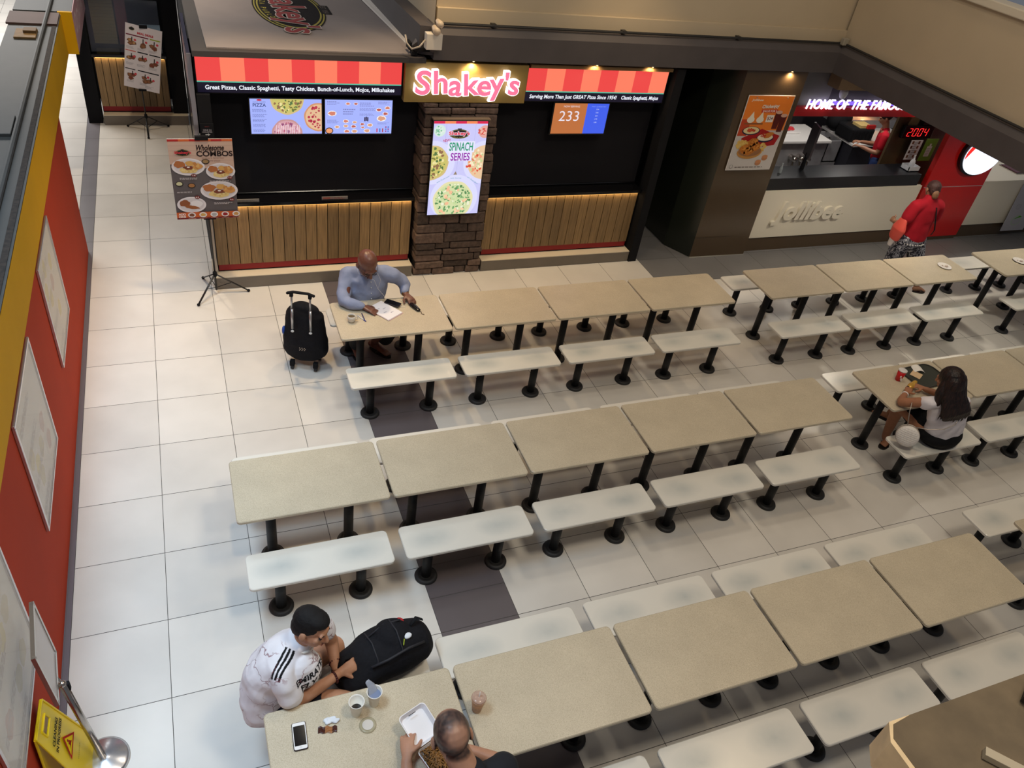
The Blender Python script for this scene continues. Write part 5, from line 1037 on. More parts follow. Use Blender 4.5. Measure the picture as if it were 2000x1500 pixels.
# ---- 5: woman in red standing at the chicken counter
def woman_red():
    t = person('woman in a red shirt and black and white patterned trousers standing at the counter', (0, 0, 0))
    ox, oy = 10.10, -.42; P = lambda x, y, z: (ox + x, oy + y, z)
    hc, F, U = P(.0, .04, 1.385), (.25, .85, -.15), (0, .1, 1)
    c = V(hc); F_, U_, R_2 = frame(F, U); bm = bmesh.new(); head(bm, hc, F, U, .98)
    limb(bm, [P(0, 0, 1.2), P(0, .02, 1.3)], [.06, .052]); limb(bm, [P(0, 0, .78), P(0, 0, 1.0), P(0, 0, 1.18)], [(.16, .11), (.16, .1), (.15, .08)], (1, 0, 0))
    limb(bm, [P(-.20, 0, 1.16), P(-.27, .0, .93), P(-.22, .18, .85)], [.056, .045, .03]); hand(bm, P(-.22, .19, .85), (.3, .9, 0), (-.9, .3, .2), 1, 35, .95)
    limb(bm, [P(.20, 0, 1.16), P(.28, .02, .93), P(.18, .18, .90)], [.056, .045, .03]); hand(bm, P(.18, .19, .90), (-.6, .7, 0), (.3, .3, .9), -1, 35, .95)
    limb(bm, [P(-.10, 0, .76), P(-.11, .02, .44), P(-.11, .02, .08)], [.10, .065, .038]); foot(bm, P(-.11, -.03, .02), P(-.10, .19, .02), .95)
    limb(bm, [P(.10, 0, .76), P(.14, -.10, .44), P(.20, -.27, .10)], [.10, .065, .038]); foot(bm, P(.17, -.29, .02), P(.34, -.33, .02), .95)
    remesh('body', bm, .0075, 4, skin('olive_skin', (160, 116, 90)), t); face_bits(t, hc, F, U, .98)
    bm = bmesh.new(); limb(bm, [P(0, 0, .74), P(0, 0, .86), P(0, 0, 1.0), P(0, 0, 1.15), P(0, .0, 1.25)], [(.205, .16), (.20, .155), (.20, .145), (.19, .125), (.10, .085)], (1, 0, 0))
    limb(bm, [P(-.08, 0, 1.19), P(-.20, 0, 1.16), P(-.25, 0, 1.0)], [.08, .088, .078]); limb(bm, [P(.08, 0, 1.19), P(.20, 0, 1.16), P(.26, .01, 1.0)], [.08, .088, .078])
    remesh('shirt', bm, .009, 4, cloth('red_shirt', (168, 22, 38), .5), t, disp=.008, dscale=9)
    m = mat('patterned_trousers', (200, 198, 200), .8); nt = m.node_tree; b = nt.nodes['Principled BSDF']; tc = nt.nodes.new('ShaderNodeTexCoord'); nz = nt.nodes.new('ShaderNodeTexNoise'); nz.inputs['Scale'].default_value = 14; nz.inputs['Detail'].default_value = 3; nz.inputs['Distortion'].default_value = 2.2
    cr = nt.nodes.new('ShaderNodeValToRGB'); cr.color_ramp.interpolation = 'CONSTANT'; e0, e1 = cr.color_ramp.elements; e0.color = lin((24, 26, 42)); e1.position = .50; e1.color = lin((150, 150, 160)); e2 = cr.color_ramp.elements.new(.58); e2.color = lin((30, 32, 50)); e3 = cr.color_ramp.elements.new(.64); e3.color = lin((206, 204, 206))
    nt.links.new(tc.outputs['Object'], nz.inputs[0]); nt.links.new(nz.outputs[0], cr.inputs[0]); nt.links.new(cr.outputs[0], b.inputs['Base Color'])
    bm = bmesh.new(); limb(bm, [P(0, 0, .66), P(0, 0, .78)], [(.20, .16), (.19, .15)], (1, 0, 0)); limb(bm, [P(-.10, 0, .70), P(-.12, .02, .44), P(-.12, .02, .20)], [.125, .112, .10]); limb(bm, [P(.10, 0, .70), P(.14, -.10, .44), P(.18, -.22, .22)], [.125, .112, .10])
    remesh('trousers', bm, .01, 4, m, t)
    bm = bmesh.new(); 
    for k in range(34):
        a = 6.2832 * k / 34; ells(bm, P(.208 * math.cos(a), .168 * math.sin(a), .665), .009, .007, .009)
    obj('dotted_trim', bm, mat('white_trim', (226, 222, 216), .6), t)
    bm = bmesh.new(); ell(bm, c - F_ * .018 + U_ * .035, (R_2 * .083, F_ * .095, U_ * .084)); ell(bm, c - F_ * .06, (R_2 * .07, F_ * .05, U_ * .075)); remesh('hair', bm, .006, 2, mat('brown_hair', (66, 40, 36), .6, noise_amt=.35, noise_scale=60, bump=.5, bump_scale=120), t)
    bm = bmesh.new(); ell(bm, c - F_ * .095 - U_ * .05, (R_2 * .045, F_ * .035, U_ * .06)); obj('ponytail', bm, mat('light_brown_hair', (130, 92, 64), .6, noise_amt=.3, noise_scale=60), t, True)
    bm = bmesh.new(); ell(bm, c - F_ * .085 - U_ * .005, (R_2 * .06, F_ * .02, U_ * .018)); obj('hair_clip', bm, blackgloss, t, True)
    bm = bmesh.new(); loft(bm, [P(.02, -.03, 1.245), P(.05, -.115, 1.18), P(.10, -.145, 1.02), P(.16, -.155, .88), P(.215, -.10, .78)], [(.015, .004)] * 5, (1, .2, 0), 8); obj('bag_strap', bm, blackmatte, t, True)
    bm = bmesh.new(); limb(bm, [P(-.30, .0, .98), P(-.31, .0, .85), P(-.30, .02, .72)], [(.03, .06), (.055, .11), (.05, .09)], (1, 0, 0)); remesh('shoulder_bag', bm, .01, 3, mat('coral_bag', (222, 84, 70), .5), t)
    bm = bmesh.new(); loft(bm, [P(-.31, .02, .70), P(-.31, .03, .60)], [(.03, .05), (.02, .035)], (1, 0, 0), 10); obj('white_cloth', bm, mat('white_cloth', (222, 214, 212), .7), t, True)
    sandal(t, P(.17, -.29, 0), P(.34, -.33, 0), .95); sandal(t, P(-.11, -.03, 0), P(-.10, .19, 0), .95)
woman_red()

# ---- 6, 7: staff behind the counters
def staff(ox, oy, F, label, shirt, pants, hair, s=1.0, lean=.0, cap=None):
    t = person(label, (0, 0, 0)); F = nrm(F); R0 = F.cross(V((0, 0, 1))); P = lambda r, f, z: V((ox, oy, 0)) + R0 * r + F * (f + lean * max(0, z - .9)) + V((0, 0, z))
    hc = P(0, .04, 1.48); bm = bmesh.new(); FF = F + V((0, 0, -.5)); head(bm, hc, FF, (0, 0, 1), .96); limb(bm, [P(0, 0, 1.28), P(0, .02, 1.40)], [.055, .05]); limb(bm, [P(0, 0, .85), P(0, 0, 1.25)], [(.13, .09), (.14, .08)], R0)
    for k in (-1, 1):
        limb(bm, [P(.18 * k, 0, 1.25), P(.24 * k, .06, 1.0), P(.13 * k, .30, 1.0)], [.048, .04, .027]); hand(bm, P(.13 * k, .31, 1.0), F - R0 * .3 * k, (0, 0, 1), -k, 30, .95)
        limb(bm, [P(.09 * k, 0, .85), P(.10 * k, 0, .46), P(.10 * k, 0, .08)], [.09, .06, .04]); foot(bm, P(.10 * k, -.03, .02), P(.10 * k, .20, .02))
    remesh('body', bm, .009, 4, skin('staff_skin', (160, 112, 86)), t); face_bits(t, hc, FF, (0, 0, 1), .96)
    bm = bmesh.new(); limb(bm, [P(0, 0, .86), P(0, 0, 1.05), P(0, 0, 1.22), P(0, 0, 1.30)], [(.17, .12), (.165, .12), (.17, .10), (.09, .06)], R0)
    for k in (-1, 1): limb(bm, [P(.10 * k, 0, 1.25), P(.18 * k, 0, 1.24), P(.225 * k, .03, 1.09)], [.06, .066, .06])
    remesh('shirt', bm, .010, 4, cloth('staff_shirt_%d' % shirt[0], shirt), t)
    bm = bmesh.new(); limb(bm, [P(0, 0, .82), P(0, 0, .90)], [(.165, .12), (.16, .115)], R0)
    for k in (-1, 1): limb(bm, [P(.09 * k, 0, .84), P(.10 * k, 0, .46), P(.10 * k, 0, .10)], [.105, .08, .07])
    remesh('trousers', bm, .012, 3, cloth('staff_trousers_%d' % pants[0], pants), t)
    c = hc; F_, U_, R_2 = frame(FF, (0, 0, 1)); bm = bmesh.new(); ell(bm, c - F_ * .018 + U_ * .036, (R_2 * .083, F_ * .095, U_ * .085)); obj('cap' if cap else 'hair', bm, mat('staff_cap' if cap else 'staff_hair', cap or hair, .7), t, True)
staff(11.38, 1.78, (-.75, .65, 0), 'worker in a red shirt and blue jeans preparing food in the kitchen', (182, 22, 40), (44, 62, 110), (24, 20, 20), lean=.15)
staff(13.25, 1.82, (.3, -.9, 0), 'worker in a grey shirt behind the pale counter, partly hidden by the red column', (170, 150, 150), (50, 50, 56), (24, 20, 20), lean=.2)
# ================================================================ belongings and small things
random.seed(77)
T = .75
# wheeled suitcase
def suitcase():
    t = thing('rolling_backpack', 'black rolling backpack with a raised silver handle standing on the aisle floor', 'luggage', (1.955, -.93, 0), math.radians(-22))
    bm = bmesh.new(); limb(bm, [(0, .03, .18), (0, .03, .30), (0, .03, .46), (0, .02, .60), (.01, .02, .66)], [(.19, .11), (.195, .12), (.17, .105), (.155, .09), (.12, .06)], (1, 0, 0)); limb(bm, [(0, .12, .18), (0, .13, .36)], [(.13, .07), (.12, .07)], (1, 0, 0))
    ells(bm, (-.15, .03, .36), .035, .07, .09); ells(bm, (.15, .03, .25), .04, .08, .10); ells(bm, (.11, .03, .56), .05, .06, .07)
    fab = mat('black_bag_fabric', (20, 20, 25), .85, noise_amt=.2, noise_scale=60, bump=.3, bump_scale=40, spec=.25); remesh('bag', bm, .008, 4, fab, t, disp=.006, dscale=12)
    sl = mat('silver_tube', (190, 188, 188), .3, metal=.8)
    for x in (-.075, .075):
        bm = bmesh.new(); tube(bm, [(x, -.095, .50), (x, -.095, .72)], .011, 12); tube(bm, [(x, -.095, .72), (x, -.095, .87)], .0085, 12); obj('handle_tube', bm, sl, t, True)
        bm = bmesh.new(); ells(bm, (x, -.105, .48), .014, .01, .012); obj('tube_end', bm, mat('white_tip', (210, 210, 208), .4), t, True)
    bm = bmesh.new(); loft(bm, [(-.105, -.095, .885), (-.06, -.095, .902), (.06, -.095, .902), (.105, -.095, .885)], [(.012, .015)] * 4, (0, 0, 1), 12); box(bm, -.088, -.062, -.108, -.082, .855, .89); box(bm, .062, .088, -.108, -.082, .855, .89); obj('grip', bm, blackmatte, t, True)
    for x in (-.10, .10):
        for y in (-.05, .12):
            bm = bmesh.new(); box(bm, x - .02, x + .02, y - .025, y + .02, .04, .10, .006); obj('wheel_housing', bm, blackmatte, t)
            bm = bmesh.new(); loft(bm, [(x - .012, y, .03), (x + .012, y, .03)], [.03, .03], None, 20, caps=False); obj('wheel', bm, mat('wheel_rubber', (30, 30, 32), .5), t)
    bm = bmesh.new(); ells(bm, (-.175, .0, .40), .015, .03, .045); obj('blue_item', bm, mat('blue_plastic', (40, 80, 170), .4), t, True)
    bm = bmesh.new()
    for k in range(9): ells(bm, (-.02 + (k % 3) * .02 + (k // 3 % 2) * .008, -.108, .275 + (k // 3) * .012), .004, .003, .004)
    obj('logo_dots', bm, mat('logo_dots', (190, 170, 150), .5), t)
suitcase(); bpy.data.objects['rolling_backpack'].scale = (1.13, 1.1, 1.02)
# backpack on the front row bench
def backpack():
    t = thing('backpack', 'large black backpack slumped on the bench next to the young man', 'bag', (1.86, -4.62, .45), math.radians(14))
    fab = mat('black_bag_fabric', 0); bm = bmesh.new(); limb(bm, [(-.22, .0, .12), (-.08, .01, .15), (.06, .0, .165), (.17, .0, .15)], [(.15, .12), (.155, .14), (.16, .155), (.145, .135)], (0, 1, 0)); ells(bm, (.05, .03, .26), .12, .12, .08); ells(bm, (-.02, .13, .14), .16, .05, .11); ells(bm, (-.24, -.03, .08), .06, .10, .08)
    remesh('bag', bm, .007, 4, fab, t, disp=.009, dscale=10)
    bm = bmesh.new(); loft(bm, [(-.20, .04, .24), (-.27, .03, .27), (-.33, -.01, .20), (-.30, -.06, .12)], [(.02, .006)] * 4, (0, 1, 0), 8); loft(bm, [(.17, .02, .30), (.21, .03, .335), (.25, .02, .30)], [(.012, .005)] * 3, (0, 1, 0), 8); obj('strap', bm, blackmatte, t, True)
    bm = bmesh.new(); ells(bm, (.115, .075, .30), .035, .03, .012); obj('red_lining', bm, mat('red_lining', (176, 30, 34), .7), t, True)
    bm = bmesh.new(); ells(bm, (.115, -.04, .305), .028, .02, .012); obj('tissue', bm, mat('tissue_white', (226, 230, 236), .7), t, True)
    bm = bmesh.new(); loft(bm, [(.085, -.055, .31), (.065, -.085, .305)], [(.006, .003), (.007, .003)]); obj('zip_pull', bm, mat('lime_tag', (190, 210, 60), .5), t, True)
    bm = bmesh.new(); ells(bm, (.26, -.08, .16), .016, .02, .014); obj('buckle', bm, mat('buckle_grey', (160, 160, 165), .4), t, True)
    bm = bmesh.new(); tube(bm, [(-.15, -.1, .26), (-.05, -.12, .29), (.08, -.12, .31), (.2, -.1, .26)], .008, 8); tube(bm, [(-.1, .08, .27), (.02, .09, .32), (.12, .06, .34)], .006, 8); tube(bm, [(.03, -.14, .20), (.05, -.10, .30), (.06, .0, .345), (.06, .1, .33)], .005, 8); tube(bm, [(-.12, -.13, .17), (-.10, -.08, .27), (-.09, .02, .30), (-.09, .12, .27)], .005, 8); obj('zip_seam', bm, mat('seam', (34, 34, 40), .7), t, True)
backpack()
def phone(label, x, y, rz, z=T, sc=1.0, white=True):
    t = thing('smartphone', label, 'phone', (x, y, z + .0008), rz); bm = bmesh.new(); slab_rr(bm, 0, 0, 0, .009, .074 * sc, .155 * sc, .010, .0025); obj('case', bm, mat('dark_case', (40, 26, 28), .4), t)
    bm = bmesh.new(); slab_rr(bm, 0, 0, .0085, .0098, .068 * sc, .148 * sc, .009, .0003); obj('front', bm, mat('white_front', (236, 234, 232), .3) if white else blackgloss, t)
    obj('screen', B(-.030 * sc, .030 * sc, -.054 * sc, .056 * sc, .0098, .0102), mat('black_glass', (8, 8, 10), .08), t)
    if white: bm = bmesh.new(); lathe(bm, 0, -.064 * sc, [(.007, .0098), (.007, .0103)], 20); obj('home_button', bm, mat('home_button', (222, 220, 218), .3), t)
phone('white and black phone lying on the front row table', 1.28, -5.07, math.radians(-3)); 
phone('black phone lying on the stacked papers', 2.765, -1.085, math.radians(50), T + .0125, 1.0, False)
def paper_cup(label, x, y, fill, col, h=.115, extra=False):
    t = thing('paper_cup', label, 'cup', (x, y, T + .0008), 0, 'white foam cups on the front row table'); bm = bmesh.new(); n = 32
    lathe(bm, 0, 0, [(.026, 0), (.040, h), (.043, h + .002), (.0435, h + .006), (.040, h + .006), (.037, h), (.025, .004)], n); obj('cup', bm, mat('white_foam', (238, 234, 226), .5), t, True)
    bm = bmesh.new(); r = .025 + (.037 - .025) * fill; lathe(bm, 0, 0, [(r, h * fill), (r, h * fill + .001)], n); obj('drink', bm, mat('drink_%d' % col[0], col, .08), t)
    if extra:
        bm = bmesh.new(); loft(bm, [(0, .0, h * .6), (-.012, .03, h + .02), (-.03, .05, h + .04)], [(.032, .004), (.022, .004), (.014, .006)], (1, .4, 0), 12); obj('plastic_bag', bm, mat('clear_plastic', (190, 196, 210), .15, alpha=.55), t, True)
paper_cup('white foam cup with dark cola, nearer the phone', 1.59, -5.025, .40, (30, 20, 14)); paper_cup('white foam cup with a clear plastic pouch sticking out', 1.695, -4.995, .8, (120, 132, 160), extra=True)
t = thing('iced_tea_cup', 'clear plastic cup of milky orange tea on the second table of the front row', 'cup', (2.235, -5.19, T + .0008)); bm = bmesh.new(); lathe(bm, 0, 0, [(.027, 0), (.041, .115), (.044, .118), (.044, .124), (.041, .124), (.038, .115), (.026, .004)], 32); obj('cup', bm, mat('clear_cup', (235, 200, 170), .15, alpha=.35), t, True)
bm = bmesh.new(); lathe(bm, 0, 0, [(.025, .003), (.036, .100)], 32); obj('tea', bm, mat('milk_tea', (206, 142, 92), .25), t, True); bm = bmesh.new(); lathe(bm, 0, 0, [(.042, .124), (.038, .130), (.01, .131)], 32); obj('lid', bm, mat('clear_lid', (220, 190, 172), .1, alpha=.5), t, True); bm = bmesh.new(); tube(bm, [(0, 0, .05), (.004, .006, .17)], .004, 8); obj('straw', bm, mat('clear_straw', (226, 214, 204), .2), t, True)
t = thing('cup_lid', 'round translucent cup lid lying on the front row table', 'lid', (1.635, -5.11, T + .0008)); bm = bmesh.new(); lathe(bm, 0, 0, [(.046, 0), (.046, .004), (.038, .007), (.030, .005)], 32); obj('rim', bm, mat('lid_plastic', (200, 190, 158), .2, alpha=.5), t, True); bm = bmesh.new(); lathe(bm, 0, 0, [(.030, .004), (.030, .007)], 32); obj('centre', bm, mat('lid_centre', (206, 200, 192), .3), t)
t = thing('snack_wrapper', 'torn brown and gold snack wrapper beside the phone', 'wrapper', (1.425, -5.075, T + .001), math.radians(-12)); bm = bmesh.new(); me_pts = []
for i in range(9):
    for j in range(5): me_pts.append(bm.verts.new((-.05 + i * .0125, -.018 + j * .009 + .004 * math.sin(i * 2), .003 + .007 * abs(noise.noise(V((i * .7, j * .9, 2)))))))
for i in range(8):
    for j in range(4): f = bm.faces.new([me_pts[i * 5 + j], me_pts[(i + 1) * 5 + j], me_pts[(i + 1) * 5 + j + 1], me_pts[i * 5 + j + 1]]); f.material_index = 1 if 2 < i < 6 else 0
bmesh.ops.solidify(bm, geom=bm.faces[:], thickness=.001)
obj('foil', bm, [mat('brown_foil', (92, 40, 24), .3), mat('gold_foil', (196, 134, 82), .3)], t)
bm = bmesh.new()
for k in range(7): ell(bm, (.02 + random.uniform(-.03, .03), .03 + random.uniform(-.014, .014), .009), ((.02, .006, .003), (-.005, .012, 0), (0, 0, .007)))
tag(remesh('crumpled_tissue', bm, .003, 2, mat('tissue_white', 0), None, disp=.004, dscale=60), 'small crumpled white tissue above the brown snack wrapper', 'tissue').location = (1.44, -5.065, T)
# food box
def food_box():
    t = thing('takeaway_box', 'open white foam box of brown noodles with a red base', 'food box', (1.955, -5.42, T + .001), math.radians(20))
    wf = mat('white_foam_box', (236, 234, 238), .45)
    def tray(w, d, h, tk, mm, name, M4=None, r=.025):
        bm = bmesh.new(); o1 = rrect(w * .86, d * .86, r); o2 = rrect(w, d, r); i2 = rrect(w - 2 * tk, d - 2 * tk, r); i1 = rrect(w * .86 - 2 * tk, d * .86 - 2 * tk, r * .8)
        R = [[bm.verts.new((x, y, z)) for x, y in pts] for pts, z in ((o1, 0), (o2, h), (i2, h), (i1, tk))]; n = len(o1)
        bm.faces.new(R[0][::-1]); bm.faces.new(R[3])
        for a, b in zip(R, R[1:]):
            for i in range(n): bm.faces.new([a[i], a[(i + 1) % n], b[(i + 1) % n], b[i]])
        if M4: bmesh.ops.transform(bm, matrix=M4, verts=bm.verts)
        return obj(name, bm, mm, t)
    tray(.165, .21, .045, .004, mat('red_box', (186, 34, 26), .4), 'red_base', Matrix.Translation((0, 0, 0))); tray(.168, .214, .040, .004, wf, 'inner_tray', Matrix.Translation((0, 0, .012)))
    tray(.17, .19, .035, .004, wf, 'lid', Matrix.Translation((0, .205, .062)) @ Matrix.Rotation(math.radians(14), 4, 'X'))
    obj('slot', B(-.03, .015, .262, .266, .118, .1195), mat('slot_dark', (80, 78, 80), .6), t)
    bm = bmesh.new(); rnd = random.Random(5)
    for k in range(150):
        a = rnd.random() * 6.283; x, y = rnd.uniform(-.055, .055), rnd.uniform(-.08, .085); pts = []
        for q in range(7):
            pts.append((max(-.068, min(.068, x)), max(-.09, min(.095, y)), .040 + .022 * (1 - (x / .07) ** 2) * (1 - (y / .1) ** 2) + rnd.uniform(-.004, .010))); a += rnd.uniform(-1, 1); x += .016 * math.cos(a); y += .016 * math.sin(a)
        tube(bm, pts, .0019, 5)
    nd = obj('noodles', bm, mat('brown_noodles', (142, 96, 40), .35, noise_amt=.35, noise_scale=60), t, True); nd['kind'] = 'stuff'
    bm = bmesh.new(); slab_rr(bm, 0, 0, .018, .042, .13, .175, .03); obj('sauce_bed', bm, mat('brown_sauce', (70, 42, 16), .4, noise_amt=.3, noise_scale=40), t)
food_box()
# man's things on the back row table
t = thing('paper_stack', 'stack of white and pink sheets under the bald man in the blue shirt', 'papers', (2.665, -1.185, T + .0008), math.radians(34))
for i, (c, dx, dy, r) in enumerate((((226, 190, 196), .006, -.006, 3), ((232, 214, 216), -.004, -.003, -2), ((236, 234, 240), 0, 0, 0))): bm = bmesh.new(); box(bm, -.095 + dx, .095 + dx, -.135 + dy, .135 + dy, i * .004, i * .004 + .0035); obj('sheet', bm, mat('sheet%d' % i, c, .6), t)
a = Art()
for (x, y) in ((.02, .02), (-.02, -.03), (.03, -.07), (-.03, .05)): a.lines(x - .02, y, x + .02, y + .012, 2, (150, 150, 170), 1)
a.build('print', MATTE, (0, 0, .0118), (1, 0, 0), (0, 1, 0), t)  # handwriting marks on the top sheet
t = thing('coffee_cup', 'small white cup of coffee at the left end of the back row table', 'cup', (2.325, -1.305, T + .0008)); bm = bmesh.new(); lathe(bm, 0, 0, [(.022, 0), (.034, .012), (.038, .04), (.037, .066), (.034, .066), (.034, .042), (.03, .014)], 28); obj('cup', bm, mat('white_ceramic', (216, 210, 200), .25), t, True); bm = bmesh.new(); lathe(bm, 0, 0, [(.033, .05), (.033, .051)], 28); obj('coffee', bm, mat('coffee', (96, 80, 56), .1), t)
bm = bmesh.new(); tube(bm, [(.035, .0, .05), (.056, .0, .045), (.056, 0, .022), (.034, 0, .018)], .004, 8); obj('cup_handle', bm, mat('white_ceramic', 0), t, True)
t = thing('ballpoint_pen', 'blue and white pen lying by the coffee cup', 'pen', (2.425, -1.275, T + .0055), math.radians(-62)); bm = bmesh.new(); tube(bm, [(-.06, 0, 0), (.03, 0, 0)], .0042, 10); obj('barrel', bm, mat('pen_white', (226, 226, 232), .3), t, True); bm = bmesh.new(); tube(bm, [(.03, 0, 0), (.062, 0, 0)], .0048, 10); obj('cap', bm, mat('pen_blue', (50, 50, 140), .3), t, True)
t = thing('ballpoint_pen', 'second dark blue pen crossing beside the coffee cup', 'pen', (2.445, -1.245, T + .0055), math.radians(-88)); bm = bmesh.new(); tube(bm, [(-.05, 0, 0), (.05, 0, 0)], .0045, 10); obj('barrel', bm, mat('pen_dark', (44, 40, 100), .3), t, True)
t = thing('glasses_case', 'black glasses case with a cord under the hand of the bald man', 'case', (2.955, -1.17, T + .0008), math.radians(-68)); bm = bmesh.new(); limb(bm, [(-.07, 0, .014), (0, 0, .016), (.07, 0, .013)], [(.022, .013), (.027, .0155), (.02, .012)], (0, 1, 0)); obj('case', bm, blackgloss, t, True); bm = bmesh.new(); tube(bm, [(.07, 0, .01), (.10, .01, .004), (.12, -.005, .003), (.145, .01, .003)], .003, 6); obj('cord', bm, mat('brown_cord', (84, 62, 50), .6), t, True)
bm = bmesh.new(); tube(bm, [(2.80, -1.12, T + .014), (2.87, -1.16, T + .004), (2.90, -1.08, T + .004), (2.84, -1.02, T + .004), (2.75, -1.01, T + .004)], .0018, 6); tag(obj('phone_wire', bm, mat('white_wire', 0), None, True), 'thin pale wire looping from the phone on the papers', 'wire')
# woman's things
t = thing('red_cup', 'red paper cup with a white lid on the table before the long haired woman', 'cup', (7.325, -3.115, T + .0008)); bm = bmesh.new(); lathe(bm, 0, 0, [(.028, 0), (.041, .115)], 28); obj('cup', bm, mat('cup_red', (200, 24, 28), .4), t, True); bm = bmesh.new(); lathe(bm, 0, 0, [(.043, .113), (.043, .121), (.036, .126), (.01, .124)], 28); obj('lid', bm, mat('lid_white', (226, 222, 218), .35), t, True)
bm = bmesh.new()
for (a0, z) in ((-2.2, .06), (-1.9, .035), (-1.6, .02)): ells(bm, (.034 * math.cos(a0), .034 * math.sin(a0), z), .008, .008, .012)
obj('white_mark', bm, mat('cup_print', (232, 228, 226), .5), t); 
t = thing('food_tray', 'dark green oval food tray beside the long haired woman', 'tray', (7.665, -3.13, T + .0008), math.radians(4)); bm = bmesh.new(); slab_rr(bm, 0, 0, 0, .012, .42, .31, .09, .003); obj('base', bm, mat('tray_green', (58, 60, 52), .4), t)
bm = bmesh.new(); pts = rrect(.425, .315, .09, 8); tube(bm, [(x, y, .014) for x, y in pts + pts[:1]], .007, 8); obj('rim', bm, mat('tray_rim', (44, 42, 38), .4), t, True)
for k, (x, y, rz, lab) in enumerate(((7.575, -3.10, .5, 'flat tan napkin lying on the dark food tray'), (7.66, -3.03, -.3, 'curled white napkin lying on the dark food tray'))):
    bm = bmesh.new(); R = []
    for i in range(10):
        xx = -.055 + i * .0122; zz = .001 + (.022 * max(0, math.sin(i / 9 * 3.14)) if k else .0)
        R.append([bm.verts.new((xx, yy, zz + h)) for yy, h in ((-.05, 0), (.05, 0), (.05, .002), (-.05, .002))])
    for p_, q_ in zip(R, R[1:]):
        for j in range(4): bm.faces.new([p_[j], p_[(j + 1) % 4], q_[(j + 1) % 4], q_[j]])
    bm.faces.new(R[0]); bm.faces.new(R[-1][::-1])
    o = tag(obj('napkin', bm, mat('napkin%d' % k, ((216, 186, 146), (240, 236, 228))[k], .8), None), lab, 'napkin', 'napkins on the tray'); o.location = (x, y, T + .016); o.rotation_euler = (0, 0, rz)
bm = bmesh.new(); ell(bm, (0, 0, 0), ((.06, .02, .01), (-.01, .03, 0), (0, 0, .022))); ell(bm, (.05, .02, .01), ((.03, .01, .01), (-.01, .02, 0), (0, 0, .02)))
t = thing('wrapped_burger', 'gold foil wrapped food held between the hands of the long haired woman', 'food', (7.33, -3.27, .80)); remesh('wrapper', bm, .005, 2, mat('gold_wrapper', (206, 160, 70), .3, metal=.3), t, disp=.004, dscale=40); bm = bmesh.new(); ells(bm, (-.055, -.01, -.005), .016, .016, .014); obj('dark_filling', bm, mat('dark_filling', (40, 20, 18), .6), t, True)
t = thing('round_handbag', 'round white quilted handbag resting on the bench by the long haired woman', 'handbag', (6.99, -3.70, .60)); ax = nrm((-.75, -.62, .22))
def disc_at(c, d, r0, prof, name, mm):
    bm = bmesh.new(); s = nrm(d.cross(V((0, 0, 1)))); u = s.cross(d); n = 36; R = [[bm.verts.new(V(c) + d * z + (s * math.cos(6.2832 * i / n) + u * math.sin(6.2832 * i / n)) * r) for i in range(n)] for r, z in prof]
    for a, b in zip(R, R[1:]):
        for i in range(n): bm.faces.new([a[i], a[(i + 1) % n], b[(i + 1) % n], b[i]])
    bm.faces.new(R[0][::-1]); bm.faces.new(R[-1]); return obj(name, bm, mm, t, True)
wq = mat('quilted_white', (226, 220, 214), .5); nt = wq.node_tree; tc = nt.nodes.new('ShaderNodeTexCoord'); vo = nt.nodes.new('ShaderNodeTexVoronoi'); vo.inputs['Scale'].default_value = 55; vo.inputs['Randomness'].default_value = 0; bp = nt.nodes.new('ShaderNodeBump'); bp.inputs['Strength'].default_value = .8; bp.inputs['Distance'].default_value = .006; bp.invert = True; nt.links.new(tc.outputs['Object'], vo.inputs[0]); nt.links.new(vo.outputs['Distance'], bp.inputs['Height']); nt.links.new(bp.outputs[0], nt.nodes['Principled BSDF'].inputs['Normal'])
disc_at((0, 0, 0), ax, 0, [(.085, -.05), (.098, -.04), (.100, .0), (.098, .04), (.088, .05), (.05, .055)], 'case', wq)
disc_at((0, 0, 0), ax, 0, [(.102, -.012), (.1035, -.006), (.1035, .006), (.102, .012)], 'zip_band', mat('zip_grey', (150, 140, 130), .5))
bm = bmesh.new(); tube(bm, [(.05, .0, .09), (.14, -.06, .10), (.22, -.14, .16), (.30, -.16, .22), (.34, -.13, .30)], .0045, 8); tube(bm, [(-.02, .04, .10), (.0, .10, .20), (.02, .14, .28)], .0045, 8); obj('chain_strap', bm, mat('chain', (170, 160, 150), .3, metal=.7), t, True)
# plates
for k, (x, y, lab) in enumerate(((9.84, -1.25, 'small white plate with scraps on the back row table, right block'), (11.17, -1.28, 'white plate on the far right table at the edge of the photo'))):
    t = thing('plate', lab, 'plate', (x, y, T + .0008), 0, 'used plates'); bm = bmesh.new(); lathe(bm, 0, 0, [(.055, 0), (.085, .010), (.088, .013), (.083, .013), (.055, .004)], 32); obj('plate', bm, mat('white_china', (232, 226, 220), .25), t, True); bm = bmesh.new(); ells(bm, (.02, -.01, .014), .025, .018, .009); ells(bm, (-.02, .015, .010), .01, .01, .006); obj('scraps', bm, mat('scraps', (206, 190, 180), .7), t, True)

